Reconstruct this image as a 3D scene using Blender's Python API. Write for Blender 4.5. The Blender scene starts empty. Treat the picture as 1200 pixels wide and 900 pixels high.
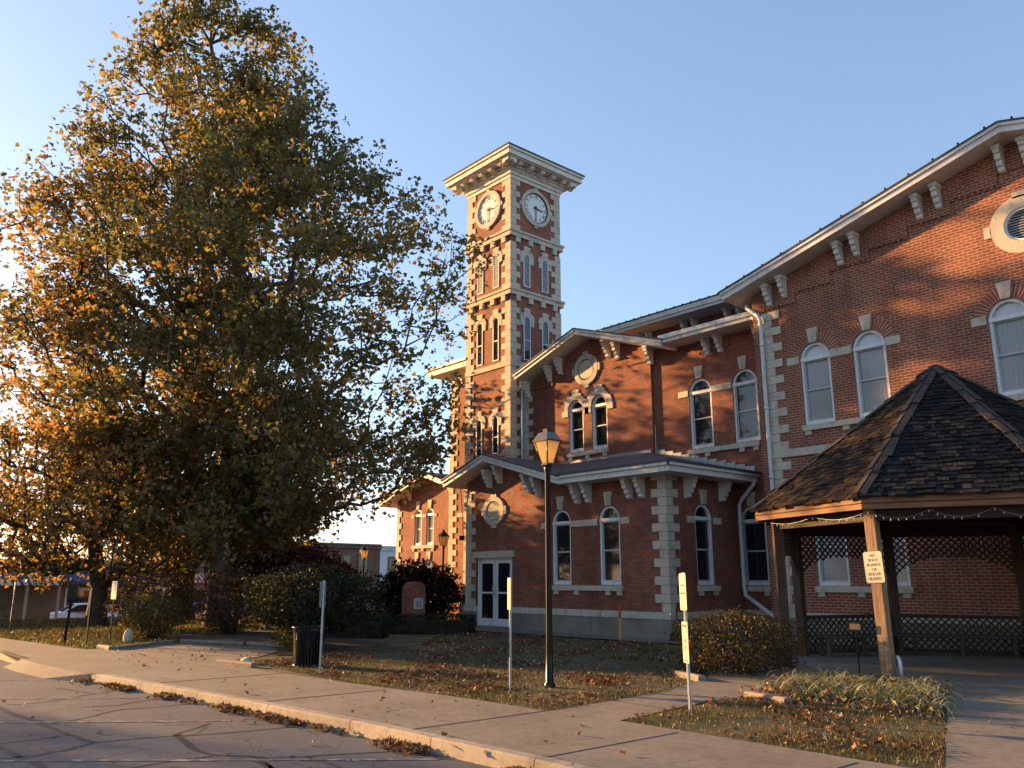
import bpy, bmesh, math, random
import numpy as np
from mathutils import Vector, Matrix, noise
from math import sin, cos, pi, radians, sqrt, atan2
random.seed(7); RNG = np.random.default_rng(7)
S = bpy.context.scene
COL = S.collection

# ------------------------------------------------------------------ materials
def new_mat(name):
    m = bpy.data.materials.new(name); m.use_nodes = True
    nt = m.node_tree
    b = nt.nodes['Principled BSDF']
    return m, nt, b
def N(nt, t, **kw):
    n = nt.nodes.new(t)
    for k, v in kw.items():
        if k in n.inputs.keys() if isinstance(k, str) else False: n.inputs[k].default_value = v
        else: setattr(n, k, v)
    return n
def ramp(nt, fac, stops):
    r = nt.nodes.new('ShaderNodeValToRGB')
    e = r.color_ramp.elements
    while len(e) < len(stops): e.new(.5)
    for i, (p, c) in enumerate(stops):
        e[i].position = p; e[i].color = (*c, 1) if len(c) == 3 else c
    nt.links.new(fac, r.inputs[0]); return r.outputs[0]
def mixc(nt, f, a, b, mode='MIX'):
    m = nt.nodes.new('ShaderNodeMix'); m.data_type = 'RGBA'; m.blend_type = mode
    for s, v in ((0, f), (6, a), (7, b)):
        if isinstance(v, (int, float)): m.inputs[s].default_value = v
        elif isinstance(v, tuple): m.inputs[s].default_value = (*v, 1)
        else: nt.links.new(v, m.inputs[s])
    return m.outputs[2]
def noise_tex(nt, scale, detail=4, vec=None, rough=.6, dist=0):
    n = nt.nodes.new('ShaderNodeTexNoise'); n.inputs['Scale'].default_value = scale
    n.inputs['Detail'].default_value = detail; n.inputs['Roughness'].default_value = rough
    n.inputs['Distortion'].default_value = dist
    if vec is None: vec = coord(nt)
    nt.links.new(vec, n.inputs['Vector']); return n.outputs['Fac']
def coord(nt, kind='Object'):
    for n in nt.nodes:
        if n.type == 'TEX_COORD': return n.outputs[kind]
    return nt.nodes.new('ShaderNodeTexCoord').outputs[kind]
def bump(nt, b, h, strength=.3, dist=.02):
    n = nt.nodes.new('ShaderNodeBump'); n.inputs['Strength'].default_value = strength
    n.inputs['Distance'].default_value = dist
    nt.links.new(h, n.inputs['Height']); nt.links.new(n.outputs[0], b.inputs['Normal'])

def mat_noise(name, c1, c2, scale=3, rough=.7, bs=.25, bd=.01, c3=None, metallic=0, fine=40):
    m, nt, b = new_mat(name)
    f = noise_tex(nt, scale, 6)
    st = [(.3, c1), (.7, c2)] if c3 is None else [(.28, c1), (.5, c2), (.72, c3)]
    c = ramp(nt, f, st)
    f2 = noise_tex(nt, fine, 3)
    c = mixc(nt, .35, c, ramp(nt, f2, [(.3, (.55, .55, .55)), (.7, (1, 1, 1))]), 'MULTIPLY')
    nt.links.new(c, b.inputs['Base Color'])
    b.inputs['Roughness'].default_value = rough; b.inputs['Metallic'].default_value = metallic
    if 'paint' in name or 'limestone' in name or 'render' in name:
        mp = nt.nodes.new('ShaderNodeMapping'); mp.inputs['Scale'].default_value = (5, 5, .6); nt.links.new(coord(nt), mp.inputs[0])
        f3 = noise_tex(nt, 1, 7, mp.outputs[0], .72); c2_ = mixc(nt, .8, c, ramp(nt, f3, [(.3, (.42, .39, .35)), (.43, (.93, .92, .9)), (.6, (1, 1, 1))]), 'MULTIPLY'); nt.links.new(c2_, b.inputs['Base Color'])
    if bs: bump(nt, b, f2, bs, bd)
    if 'iron' in name: b.inputs['Specular IOR Level'].default_value = .25
    return m
def mat_brick(name, a, bcol, mortar, bw=.215, rh=.0755, ms=.011, strength=.5, dark=.6):
    m, nt, b = new_mat(name)
    uv = coord(nt, 'UV')
    br = nt.nodes.new('ShaderNodeTexBrick'); nt.links.new(uv, br.inputs['Vector'])
    br.inputs['Color1'].default_value = (*a, 1); br.inputs['Color2'].default_value = (*bcol, 1)
    br.inputs['Mortar'].default_value = (*mortar, 1); br.inputs['Scale'].default_value = 1
    br.inputs['Brick Width'].default_value = bw; br.inputs['Row Height'].default_value = rh
    br.inputs['Mortar Size'].default_value = ms; br.inputs['Mortar Smooth'].default_value = .15
    br.inputs['Bias'].default_value = -.1
    f = noise_tex(nt, 1.1, 6); c = mixc(nt, .75, br.outputs['Color'], ramp(nt, f, [(.3, (dark, dark*.92, dark*.9)), (.62, (1.12, 1.08, 1.05))]), 'MULTIPLY')
    f2 = noise_tex(nt, 14, 4); c = mixc(nt, .6, c, ramp(nt, f2, [(.3, (.6, .58, .58)), (.65, (1.1, 1.1, 1.1))]), 'MULTIPLY')
    mp = nt.nodes.new('ShaderNodeMapping'); mp.inputs['Scale'].default_value = (2.2, 2.2, .22); nt.links.new(coord(nt), mp.inputs[0])
    f3 = noise_tex(nt, 1, 6, mp.outputs[0], .7); c = mixc(nt, .55, c, ramp(nt, f3, [(.34, (.52, .5, .5)), (.46, (.95, .95, .95)), (.6, (1, 1, 1)), (.74, (1.22, 1.2, 1.17))]), 'MULTIPLY')
    nt.links.new(c, b.inputs['Base Color']); b.inputs['Roughness'].default_value = .88
    bump(nt, b, mixc(nt, .25, br.outputs['Fac'], f2), -strength, .012)
    return m
def mat_plain(name, c, rough=.5, metallic=0, **kw):
    m, nt, b = new_mat(name); b.inputs['Base Color'].default_value = (*c, 1)
    b.inputs['Roughness'].default_value = rough; b.inputs['Metallic'].default_value = metallic
    for k, v in kw.items(): b.inputs[k].default_value = v
    return m

M = {}
M['brick_wing'] = mat_brick('brick pale joints', (.30, .072, .034), (.20, .048, .027), (.38, .27, .185), ms=.0125)
M['brick_old'] = mat_brick('brick dark joints', (.37, .108, .055), (.24, .066, .039), (.13, .088, .066), ms=.013)
M['brick_tower'] = mat_brick('brick tower', (.38, .122, .066), (.26, .08, .046), (.2, .135, .1), ms=.011)
M['brick_far'] = mat_brick('brick shopfront', (.23, .085, .055), (.17, .06, .045), (.2, .15, .12))
M['brick_ring'] = mat_brick('arch brick', (.29, .08, .045), (.21, .056, .036), (.42, .32, .24), bw=.9, rh=.082, ms=.013)
M['ring_old'] = mat_brick('arch brick dark joints', (.31, .09, .05), (.22, .062, .038), (.14, .10, .075), bw=.9, rh=.082, ms=.013)
M['stone'] = mat_noise('limestone', (.38, .32, .24), (.60, .53, .42), 2.9, .8, .25, .01, c3=(.52, .455, .35), fine=22)
M['stone_rough'] = mat_noise('rough limestone', (.40, .34, .25), (.6, .54, .42), 5, .9, .9, .05, fine=9)
M['found'] = mat_noise('foundation render', (.19, .165, .125), (.29, .255, .20), 1.4, .9, .4, .01)
M['white'] = mat_noise('weathered white paint', (.68, .64, .58), (.82, .79, .73), 3.5, .55, .15, .004, fine=18)
M['cream'] = mat_noise('tower cornice paint', (.66, .61, .52), (.80, .76, .68), 3, .6, .1, .004)
M['winframe'] = mat_noise('window frame paint', (.70, .70, .70), (.80, .80, .79), 8, .4, .05, .003)
M['sashgrey'] = mat_noise('grey sash paint', (.42, .44, .46), (.5, .52, .54), 8, .4, .05, .003)
M['black_iron'] = mat_noise('black painted iron', (.004, .004, .004), (.009, .009, .009), 6, .3, .1, .003)
M['galv'] = mat_noise('galvanised steel', (.33, .34, .35), (.48, .49, .5), 12, .45, .1, .003, metallic=.6)
M['downspout'] = mat_noise('downspout paint', (.60, .61, .62), (.72, .73, .74), 5, .4, .05, .003)
M['roofdark'] = mat_noise('dark roofing', (.045, .048, .055), (.085, .088, .10), 5, .7, .4, .01)
M['louver'] = mat_noise('louver grey', (.30, .31, .31), (.42, .43, .42), 6, .6, .1, .004)
M['bark'] = mat_noise('brown bark', (.035, .024, .016), (.10, .07, .045), 6, .95, .9, .05, fine=14)
M['bark_pale'] = mat_noise('sycamore bark', (.04, .03, .02), (.13, .10, .07), 2.5, .9, .8, .04, c3=(.06, .045, .03), fine=12)
M['soil'] = mat_noise('mulch', (.03, .02, .013), (.07, .045, .028), 6, .95, .8, .03)
M['glassdark'] = mat_plain('window glass', (.012, .014, .016), .04, 0, **{'Specular IOR Level': .8})
M['red'] = mat_plain('red plastic', (.55, .03, .03), .5)
M['orange'] = mat_plain('orange stake', (.65, .25, .06), .6)
M['rubber'] = mat_plain('tyre rubber', (.02, .02, .02), .8)
M['chrome'] = mat_plain('wheel metal', (.45, .45, .46), .3, .8)
M['ink'] = mat_plain('dark lettering', (.05, .045, .04), .6)
M['redink'] = mat_plain('red lettering', (.4, .04, .03), .6)
M['beige'] = mat_noise('beige stucco', (.27, .23, .19), (.36, .31, .26), 1.5, .9, .2, .01)
M['bluepaint'] = mat_noise('blue awning cloth', (.03, .045, .10), (.05, .07, .15), 3, .8, .1, .01)
M['farwhite'] = mat_noise('white shopfront', (.62, .64, .66), (.75, .76, .78), 1.5, .8, .1, .01)
M['fartan'] = mat_noise('tan shopfront', (.13, .095, .075), (.18, .14, .11), 1.5, .8, .1, .01)
M['bulb'] = mat_plain('frosted bulb', (.75, .75, .7), .3)

def mat_blind():
    m, nt, b = new_mat('pale blind behind glass')
    w = nt.nodes.new('ShaderNodeTexWave'); w.wave_type = 'BANDS'; w.bands_direction = 'X'
    nt.links.new(coord(nt), w.inputs['Vector']); w.inputs['Scale'].default_value = 3.2
    w.inputs['Distortion'].default_value = 1.2; w.inputs['Detail'].default_value = 2
    c = ramp(nt, w.outputs['Fac'], [(0, (.25, .26, .25)), (1, (.285, .29, .285))])
    nt.links.new(c, b.inputs['Base Color']); b.inputs['Roughness'].default_value = .12
    b.inputs['Coat Weight'].default_value = .35; b.inputs['Coat Roughness'].default_value = .05; b.inputs['Specular IOR Level'].default_value = .4
    return m
M['blind'] = mat_blind()
M['fanpane'] = mat_plain('pale fan light pane', (.50, .50, .49), .15, 0, **{'Coat Weight': .5})
def mat_lampglass():
    m, nt, b = new_mat('frosted lamp glass')
    d = nt.nodes.new('ShaderNodeBsdfDiffuse'); d.inputs[0].default_value = (.8, .62, .34, 1)
    t = nt.nodes.new('ShaderNodeBsdfTranslucent'); t.inputs[0].default_value = (.95, .74, .38, 1)
    x = nt.nodes.new('ShaderNodeMixShader'); x.inputs[0].default_value = .6
    nt.links.new(d.outputs[0], x.inputs[1]); nt.links.new(t.outputs[0], x.inputs[2])
    nt.links.new(x.outputs[0], nt.nodes['Material Output'].inputs[0]); return m
M['lampglass'] = mat_lampglass()
def mat_leaf(name, trans=.52, gloss=.03):
    m, nt, b = new_mat(name)
    a = nt.nodes.new('ShaderNodeAttribute'); a.attribute_name = 'leafcol'
    d = nt.nodes.new('ShaderNodeBsdfDiffuse'); t = nt.nodes.new('ShaderNodeBsdfTranslucent'); g = nt.nodes.new('ShaderNodeBsdfGlossy')
    g.inputs['Roughness'].default_value = .4
    nt.links.new(a.outputs['Color'], d.inputs[0])
    nt.links.new(mixc(nt, 1, a.outputs['Color'], (1.5, 1.28, .85), 'MULTIPLY'), t.inputs[0])
    x = nt.nodes.new('ShaderNodeMixShader'); x.inputs[0].default_value = trans
    nt.links.new(d.outputs[0], x.inputs[1]); nt.links.new(t.outputs[0], x.inputs[2])
    y = nt.nodes.new('ShaderNodeMixShader'); y.inputs[0].default_value = gloss
    nt.links.new(x.outputs[0], y.inputs[1]); nt.links.new(g.outputs[0], y.inputs[2])
    nt.links.new(y.outputs[0], nt.nodes['Material Output'].inputs[0]); return m
M['leaf'] = mat_leaf('leaves'); M['litter'] = mat_leaf('dry leaves', .12, .03)
M['blade'] = mat_leaf('grass blades', .35, .04)
def mat_wood(name, c1, c2, scale=(30, 30, 2.2), rough=.8):
    m, nt, b = new_mat(name)
    mp = nt.nodes.new('ShaderNodeMapping'); mp.inputs['Scale'].default_value = scale
    nt.links.new(coord(nt), mp.inputs[0])
    f = noise_tex(nt, 1, 6, mp.outputs[0], .7)
    c = ramp(nt, f, [(.3, c1), (.62, c2)]); nt.links.new(c, b.inputs['Base Color'])
    b.inputs['Roughness'].default_value = rough; bump(nt, b, f, .5, .01); return m
M['post'] = mat_wood('weathered post wood', (.09, .055, .03), (.36, .225, .12))  # for the front posts, sunlit brightness put into the colour
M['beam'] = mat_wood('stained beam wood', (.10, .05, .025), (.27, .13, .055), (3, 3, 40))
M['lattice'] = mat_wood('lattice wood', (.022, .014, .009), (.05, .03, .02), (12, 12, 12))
M['postshade'] = mat_wood('post wood shaded in colour', (.03, .018, .012), (.09, .05, .03))  # same post wood again, with shade put into the colour
M['bench'] = mat_wood('bench plank', (.035, .026, .02), (.08, .06, .048), (3, 3, 40))
M['timber'] = mat_wood('landscape timber', (.10, .075, .055), (.27, .22, .165), (4, 4, 30))
def mat_shake():
    m, nt, b = new_mat('weathered wood shakes')
    a = nt.nodes.new('ShaderNodeAttribute'); a.attribute_name = 'leafcol'
    f = noise_tex(nt, 5, 6, coord(nt, 'UV')); mp = nt.nodes.new('ShaderNodeMapping'); mp.inputs['Scale'].default_value = (60, 4, 1)
    nt.links.new(coord(nt, 'UV'), mp.inputs[0]); g = noise_tex(nt, 1, 4, mp.outputs[0])
    c = mixc(nt, .7, a.outputs['Color'], ramp(nt, g, [(.3, (.4, .4, .4)), (.7, (1.3, 1.3, 1.3))]), 'MULTIPLY')
    nt.links.new(c, b.inputs['Base Color']); b.inputs['Roughness'].default_value = .9; b.inputs['Specular IOR Level'].default_value = .2; bump(nt, b, g, .7, .015); return m
M['shake'] = mat_shake()

def mat_asphalt():
    m, nt, b = new_mat('old asphalt')
    f = noise_tex(nt, .5, 5); c = ramp(nt, f, [(.3, (.068, .076, .092)), (.7, (.105, .114, .132))])
    g = noise_tex(nt, 70, 4, rough=.8); c = mixc(nt, .9, c, ramp(nt, g, [(.3, (.4, .4, .4)), (.55, (1, 1, 1)), (.75, (1.9, 1.85, 1.8))]), 'MULTIPLY')
    g2 = noise_tex(nt, 6, 5); c = mixc(nt, .5, c, ramp(nt, g2, [(.35, (.7, .7, .72)), (.6, (1.1, 1.08, 1.05))]), 'MULTIPLY')
    # thin branching cracks
    nv = nt.nodes.new('ShaderNodeTexNoise'); nv.inputs['Scale'].default_value = 1.4; nv.inputs['Detail'].default_value = 5
    nt.links.new(coord(nt), nv.inputs['Vector'])
    vm = nt.nodes.new('ShaderNodeVectorMath'); vm.operation = 'MULTIPLY_ADD'; vm.inputs[1].default_value = (.9, .9, 0)
    nt.links.new(nv.outputs['Color'], vm.inputs[0]); nt.links.new(coord(nt), vm.inputs[2])
    v = nt.nodes.new('ShaderNodeTexVoronoi'); v.feature = 'DISTANCE_TO_EDGE'; v.inputs['Scale'].default_value = 1.1
    nt.links.new(vm.outputs[0], v.inputs['Vector'])
    k = ramp(nt, v.outputs['Distance'], [(0, (0, 0, 0)), (.006, (.1, .1, .1)), (.012, (1, 1, 1))])
    c = mixc(nt, .72, c, k, 'MULTIPLY')
    nt.links.new(c, b.inputs['Base Color']); b.inputs['Roughness'].default_value = .85
    bump(nt, b, g, .6, .006); return m
M['asphalt'] = mat_asphalt()
def mat_concrete(name, c1, c2):
    m, nt, b = new_mat(name)
    f = noise_tex(nt, .8, 6); c = ramp(nt, f, [(.3, c1), (.7, c2)])
    g = noise_tex(nt, 90, 3); c = mixc(nt, .4, c, ramp(nt, g, [(.3, (.75, .75, .75)), (.7, (1.1, 1.1, 1.1))]), 'MULTIPLY')
    g2 = noise_tex(nt, 9, 6); c = mixc(nt, .8, c, ramp(nt, g2, [(.3, (.66, .64, .62)), (.5, (.95, .95, .94)), (.7, (1.1, 1.1, 1.1))]), 'MULTIPLY')
    g3 = noise_tex(nt, 2.3, 7, rough=.75, dist=.6); c = mixc(nt, .6, c, ramp(nt, g3, [(.36, (.55, .52, .5)), (.46, (1, 1, 1)), (.6, (1, 1, 1)), (.75, (1.12, 1.1, 1.05))]), 'MULTIPLY')
    nt.links.new(c, b.inputs['Base Color']); b.inputs['Roughness'].default_value = .85; bump(nt, b, g, .35, .004); return m
M['concrete'] = mat_concrete('sidewalk concrete', (.165, .14, .105), (.245, .21, .16))
M['kerb'] = mat_concrete('kerb concrete', (.30, .25, .18), (.42, .35, .26))
M['joint'] = mat_plain('dark sidewalk joint', (.07, .06, .05), .9)  # plain dark colour of the thin joints between slabs
M['tar'] = mat_noise('tar crack filler', (.018, .018, .02), (.03, .03, .032), 8, .6, .2, .004)
def mat_worn(name, c, under):
    m, nt, b = new_mat(name)
    f = noise_tex(nt, 7, 6, rough=.75); k = ramp(nt, f, [(.49, (0, 0, 0)), (.60, (.8, .8, .8))])
    nt.links.new(mixc(nt, k, under, c), b.inputs['Base Color']); b.inputs['Roughness'].default_value = .8; return m
M['line'] = mat_worn('worn white road paint', (.36, .36, .35), (.085, .08, .085))
def mat_ground():
    m, nt, b = new_mat('lawn soil and turf')
    f = noise_tex(nt, .9, 6); c = ramp(nt, f, [(.35, (.06, .068, .024)), (.5, (.09, .078, .034)), (.68, (.13, .10, .055))])
    g = noise_tex(nt, 35, 4); c = mixc(nt, .8, c, ramp(nt, g, [(.3, (.35, .35, .35)), (.7, (1.4, 1.35, 1.2))]), 'MULTIPLY')
    nt.links.new(c, b.inputs['Base Color']); b.inputs['Roughness'].default_value = .95; bump(nt, b, g, .9, .03); return m
M['ground'] = mat_ground()
def mat_stripes(name, a, c, scale=3.5):
    m, nt, b = new_mat(name)
    w = nt.nodes.new('ShaderNodeTexWave'); w.bands_direction = 'X'; w.inputs['Scale'].default_value = scale
    nt.links.new(coord(nt, 'UV'), w.inputs['Vector'])
    nt.links.new(ramp(nt, w.outputs['Fac'], [(.48, a), (.52, c)]), b.inputs['Base Color']); b.inputs['Roughness'].default_value = .8
    return m
M['stripe_black'] = mat_stripes('black and white awning', (.03, .03, .035), (.6, .6, .6), 1.1)
M['stripe_red'] = mat_stripes('red and white awning', (.33, .05, .05), (.5, .42, .42), .9)

# ------------------------------------------------------------------ mesh helpers
I4 = Matrix.Identity(4)
FW = Matrix(((1,0,0,0),(0,-1,0,0),(0,0,1,0),(0,0,0,1)))          # (u, d, z) helpers use own mapping below
class Frame:
    """wall frame: u along the wall, d outward, z up"""
    def __init__(s, kind='Y', at=0.0):
        s.k, s.at = kind, at
    def p(s, u, z, d=0):
        return Vector((u, s.at - d, z)) if s.k == 'Y' else Vector((s.at + d, u, z))
    def matrix(s, u, z):                                            # places a local window (x=u, -y=outward)
        o = s.p(u, z)
        return Matrix.Translation(o) @ (Matrix.Rotation(pi/2, 4, 'Z') if s.k == 'X' else I4)
LOC = Frame('Y', 0.0)
class MB:
    def __init__(s): s.bm = bmesh.new(); s.mats = []; s.cols = []
    def mi(s, mat):
        if mat not in s.mats: s.mats.append(mat)
        return s.mats.index(mat)
    def face(s, pts, mat):
        vs = [s.bm.verts.new(p) for p in pts]
        f = s.bm.faces.new(vs); f.material_index = s.mi(mat); return f
    def faces(s, pts, idx, mat, smooth=False):
        vs = [s.bm.verts.new(p) for p in pts]; k = s.mi(mat)
        for i in idx:
            try: f = s.bm.faces.new([vs[j] for j in i]); f.material_index = k; f.smooth = smooth
            except ValueError: pass
    def box(s, x0, x1, y0, y1, z0, z1, mat, T=None):
        p = [Vector((x, y, z)) for z in (z0, z1) for y in (y0, y1) for x in (x0, x1)]
        if T: p = [T @ v for v in p]
        s.faces(p, [(0,2,3,1),(4,5,7,6),(0,1,5,4),(2,6,7,3),(0,4,6,2),(1,3,7,5)], mat)
    def fbox(s, F, u0, u1, z0, z1, d0, d1, mat):
        p = [F.p(u, z, d) for d in (d0, d1) for z in (z0, z1) for u in (u0, u1)]
        s.faces(p, [(0,2,3,1),(4,5,7,6),(0,1,5,4),(2,6,7,3),(0,4,6,2),(1,3,7,5)], mat)
    def prism(s, a, b, mat, cap_a=True, cap_b=True, smooth=False):
        """a, b: matching point loops; a is front (ccw seen from outside)"""
        n = len(a); idx = [tuple(range(n))] if cap_a else []
        if cap_b: idx.append(tuple(range(2*n-1, n-1, -1)))
        idx += [(i, n+i, n+(i+1) % n, (i+1) % n) for i in range(n)]
        s.faces(list(a)+list(b), idx, mat, smooth)
    def fpoly(s, F, pts, d0, d1, mat):
        s.prism([F.p(u, z, d1) for u, z in pts], [F.p(u, z, d0) for u, z in pts], mat)
    def ring(s, F, outer, inner, d0, d1, mat, closed=True):
        """strip between two matching loops of (u, z)"""
        n = len(outer); m = n if closed else n-1
        P = [F.p(u, z, d1) for u, z in outer]+[F.p(u, z, d1) for u, z in inner]+[F.p(u, z, d0) for u, z in outer]+[F.p(u, z, d0) for u, z in inner]
        idx = []
        for i in range(m):
            j = (i+1) % n
            idx += [(i, j, n+j, n+i), (i, 2*n+i, 2*n+j, j), (n+i, n+j, 3*n+j, 3*n+i)]
        if not closed: idx += [(0, n, 3*n, 2*n), (n-1, 3*n-1, 4*n-1, 2*n-1)]
        s.faces(P, idx, mat)
    def tube(s, pts, r, mat, n=8, caps=True, radii=None):
        pts = [Vector(p) for p in pts]; rings = []; a = None
        for i, p in enumerate(pts):
            t = ((pts[min(i+1, len(pts)-1)]-pts[max(i-1, 0)])).normalized()
            if a is None: a = t.orthogonal().normalized()
            a = (a - t*a.dot(t)).normalized(); b = t.cross(a)
            rr = radii[i] if radii else r
            rings.append([p+(a*cos(2*pi*k/n)+b*sin(2*pi*k/n))*rr for k in range(n)])
        P = [v for q in rings for v in q]; idx = []
        for i in range(len(rings)-1):
            for k in range(n):
                idx.append((i*n+k, i*n+(k+1) % n, (i+1)*n+(k+1) % n, (i+1)*n+k))
        if caps: idx += [tuple(range(n-1, -1, -1)), tuple((len(rings)-1)*n+k for k in range(n))]
        s.faces(P, idx, mat, True)
    def lathe(s, prof, mat, n=16, at=(0,0,0), smooth=True, rot=0):
        P = []; idx = []
        for r, z in prof:
            P += [Vector((at[0]+r*cos(2*pi*k/n+rot), at[1]+r*sin(2*pi*k/n+rot), at[2]+z)) for k in range(n)]
        for i in range(len(prof)-1):
            for k in range(n): idx.append((i*n+k, i*n+(k+1) % n, (i+1)*n+(k+1) % n, (i+1)*n+k))
        idx += [tuple(range(n-1, -1, -1)), tuple((len(prof)-1)*n+k for k in range(n))]
        s.faces(P, idx, mat, smooth)
    def text(s, body, size, mat, T, ex=.002):
        cu = bpy.data.curves.new('t', 'FONT'); cu.body = body; cu.size = size; cu.extrude = ex; cu.resolution_u = 3
        cu.align_x = 'CENTER'; cu.align_y = 'CENTER'
        o = bpy.data.objects.new('t', cu); COL.objects.link(o)
        dg = bpy.context.evaluated_depsgraph_get(); me = bpy.data.meshes.new_from_object(o.evaluated_get(dg))
        s.faces([T @ v.co for v in me.vertices], [tuple(p.vertices) for p in me.polygons], mat)
        bpy.data.objects.remove(o); bpy.data.curves.remove(cu); bpy.data.meshes.remove(me)
    def mesh(s, name):
        me = bpy.data.meshes.new(name); s.bm.normal_update()
        uvl = s.bm.loops.layers.uv.new('UVMap'); Z = Vector((0, 0, 1))
        for f in s.bm.faces:
            n = f.normal
            if abs(n.z) > .98: t, b = Vector((1, 0, 0)), Vector((0, 1, 0))
            else: t = Z.cross(n).normalized(); b = n.cross(t)
            for l in f.loops: l[uvl].uv = (l.vert.co.dot(t), l.vert.co.dot(b))
        s.bm.to_mesh(me); s.bm.free()
        for m in s.mats: me.materials.append(M[m] if isinstance(m, str) else m)
        return me
    def build(s, name, parent=None, loc=None):
        return add(name, s.mesh(name), parent, loc)
def wloc(o):
    v = Vector(o.location)
    return v if o.parent is None else v + wloc(o.parent)
def add(name, me, parent=None, mat4=None):
    """mat4: world matrix (parents here are never rotated, unless children are local)"""
    o = bpy.data.objects.new(name, me); COL.objects.link(o)
    mw = mat4 if isinstance(mat4, Matrix) else Matrix.Translation(Vector(mat4)) if mat4 is not None else I4.copy()
    if parent is not None:
        o.parent = parent
        if mat4 == 'local': pass
        else: mw = Matrix.Translation(-wloc(parent)) @ mw
    o.matrix_basis = mw; return o
def local(name, me, parent):
    o = bpy.data.objects.new(name, me); COL.objects.link(o); o.parent = parent; return o
def empty(name, loc, rz=0):
    o = bpy.data.objects.new(name, None); COL.objects.link(o); o.location = loc; o.rotation_euler = (0, 0, rz); o.empty_display_size = .2
    return o
def tag(o, label=None, cat=None, group=None, kind=None):
    for k, v in (('label', label), ('category', cat), ('group', group), ('kind', kind)):
        if v: o[k] = v
    return o
def copy_tree(o, parent=None):
    c = o.copy(); COL.objects.link(c)
    if parent is not None: c.parent = parent
    for ch in list(o.children): copy_tree(ch, c)
    return c
def bevel(me, w=.01, seg=1):
    bm = bmesh.new(); bm.from_mesh(me); bmesh.ops.bevel(bm, geom=bm.edges[:], offset=w, segments=seg, affect='EDGES'); bm.to_mesh(me); bm.free(); return me

def arch(cx, w, z0, zs, n=12, grow=0):
    r = w/2+grow
    p = [(cx-r, z0-(grow if grow else 0)), (cx+r, z0-(grow if grow else 0))]
    p += [(cx+r*cos(pi*k/n), zs+r*sin(pi*k/n)) for k in range(n+1)]
    return p
def wall(F, outline, holes, mat, reveal=.16, name='wall', parent=None):
    """flat wall face with openings and their reveals"""
    mb = MB(); bm = mb.bm; k = mb.mi(mat); edges = []; n = (F.p(0, 0, 1)-F.p(0, 0, 0))
    for loop in [outline]+holes:
        vs = [bm.verts.new(F.p(u, z)) for u, z in loop]
        edges += [bm.edges.new((vs[i], vs[(i+1) % len(vs)])) for i in range(len(vs))]
    r = bmesh.ops.triangle_fill(bm, use_beauty=True, edges=edges, normal=n)
    for f in bm.faces:
        f.material_index = k; f.normal_update()
        if f.normal.dot(n) < 0: f.normal_flip()
    for loop in holes:
        for i in range(len(loop)):
            (a, b), (c, d) = loop[i], loop[(i+1) % len(loop)]
            mb.face([F.p(a, b), F.p(a, b, -reveal), F.p(c, d, -reveal), F.p(c, d)], mat)
    return mb.build(name, parent)

# ------------------------------------------------------------------ leaves and trees
def leaf_mesh(name, P, size, col, mat, up=.35, fold=.25, smin=.4, aspect=.8, dirs=None, flat=False):
    n = len(P); P = np.asarray(P, dtype=np.float64)
    nrm = RNG.normal(size=(n, 3)); nrm[:, 2] += up*3 if not flat else 9
    nrm /= np.linalg.norm(nrm, axis=1)[:, None]
    t = RNG.normal(size=(n, 3)) if dirs is None else dirs
    t = t - nrm*np.sum(t*nrm, 1)[:, None]; t /= np.linalg.norm(t, axis=1)[:, None]+1e-9
    b = np.cross(nrm, t); s = (size*(smin+(1.35-smin)*RNG.random(n)))[:, None]
    v0 = P-t*s*.5; v2 = P+t*s*.5
    v1 = P+b*s*.5*aspect+nrm*s*fold-t*s*.08; v3 = P-b*s*.5*aspect+nrm*s*fold-t*s*.08
    V = np.stack([v0, v1, v2, v3], 1).reshape(-1, 3)
    base = np.arange(n)[:, None]*4
    Fc = np.concatenate([base+np.array([0, 1, 2]), base+np.array([0, 2, 3])], 1).reshape(-1)
    return raw_mesh(name, V, Fc, 3, np.repeat(col, 2, 0), mat)
def raw_mesh(name, V, Fc, k, col, mat):
    me = bpy.data.meshes.new(name); nf = len(Fc)//k
    me.vertices.add(len(V)); me.vertices.foreach_set('co', V.astype(np.float32).ravel())
    me.loops.add(len(Fc)); me.loops.foreach_set('vertex_index', Fc.astype(np.int32))
    me.polygons.add(nf); me.polygons.foreach_set('loop_start', (np.arange(nf)*k).astype(np.int32))
    me.update(calc_edges=True); me.validate()
    a = me.attributes.new('leafcol', 'FLOAT_COLOR', 'FACE')
    c = np.ones((nf, 4), np.float32); c[:, :3] = col; a.data.foreach_set('color', c.ravel())
    me.materials.append(M[mat]); return me
def pick(n, pal, w=None, jit=.25):
    pal = np.array(pal); i = RNG.choice(len(pal), n, p=None if w is None else np.array(w)/sum(w))
    return pal[i]*(1+jit*(RNG.random((n, 1))*2-1))
def nz(p, s, o=0): return noise.noise(Vector((p[0]*s+o, p[1]*s+o*.7, p[2]*s)))

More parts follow.
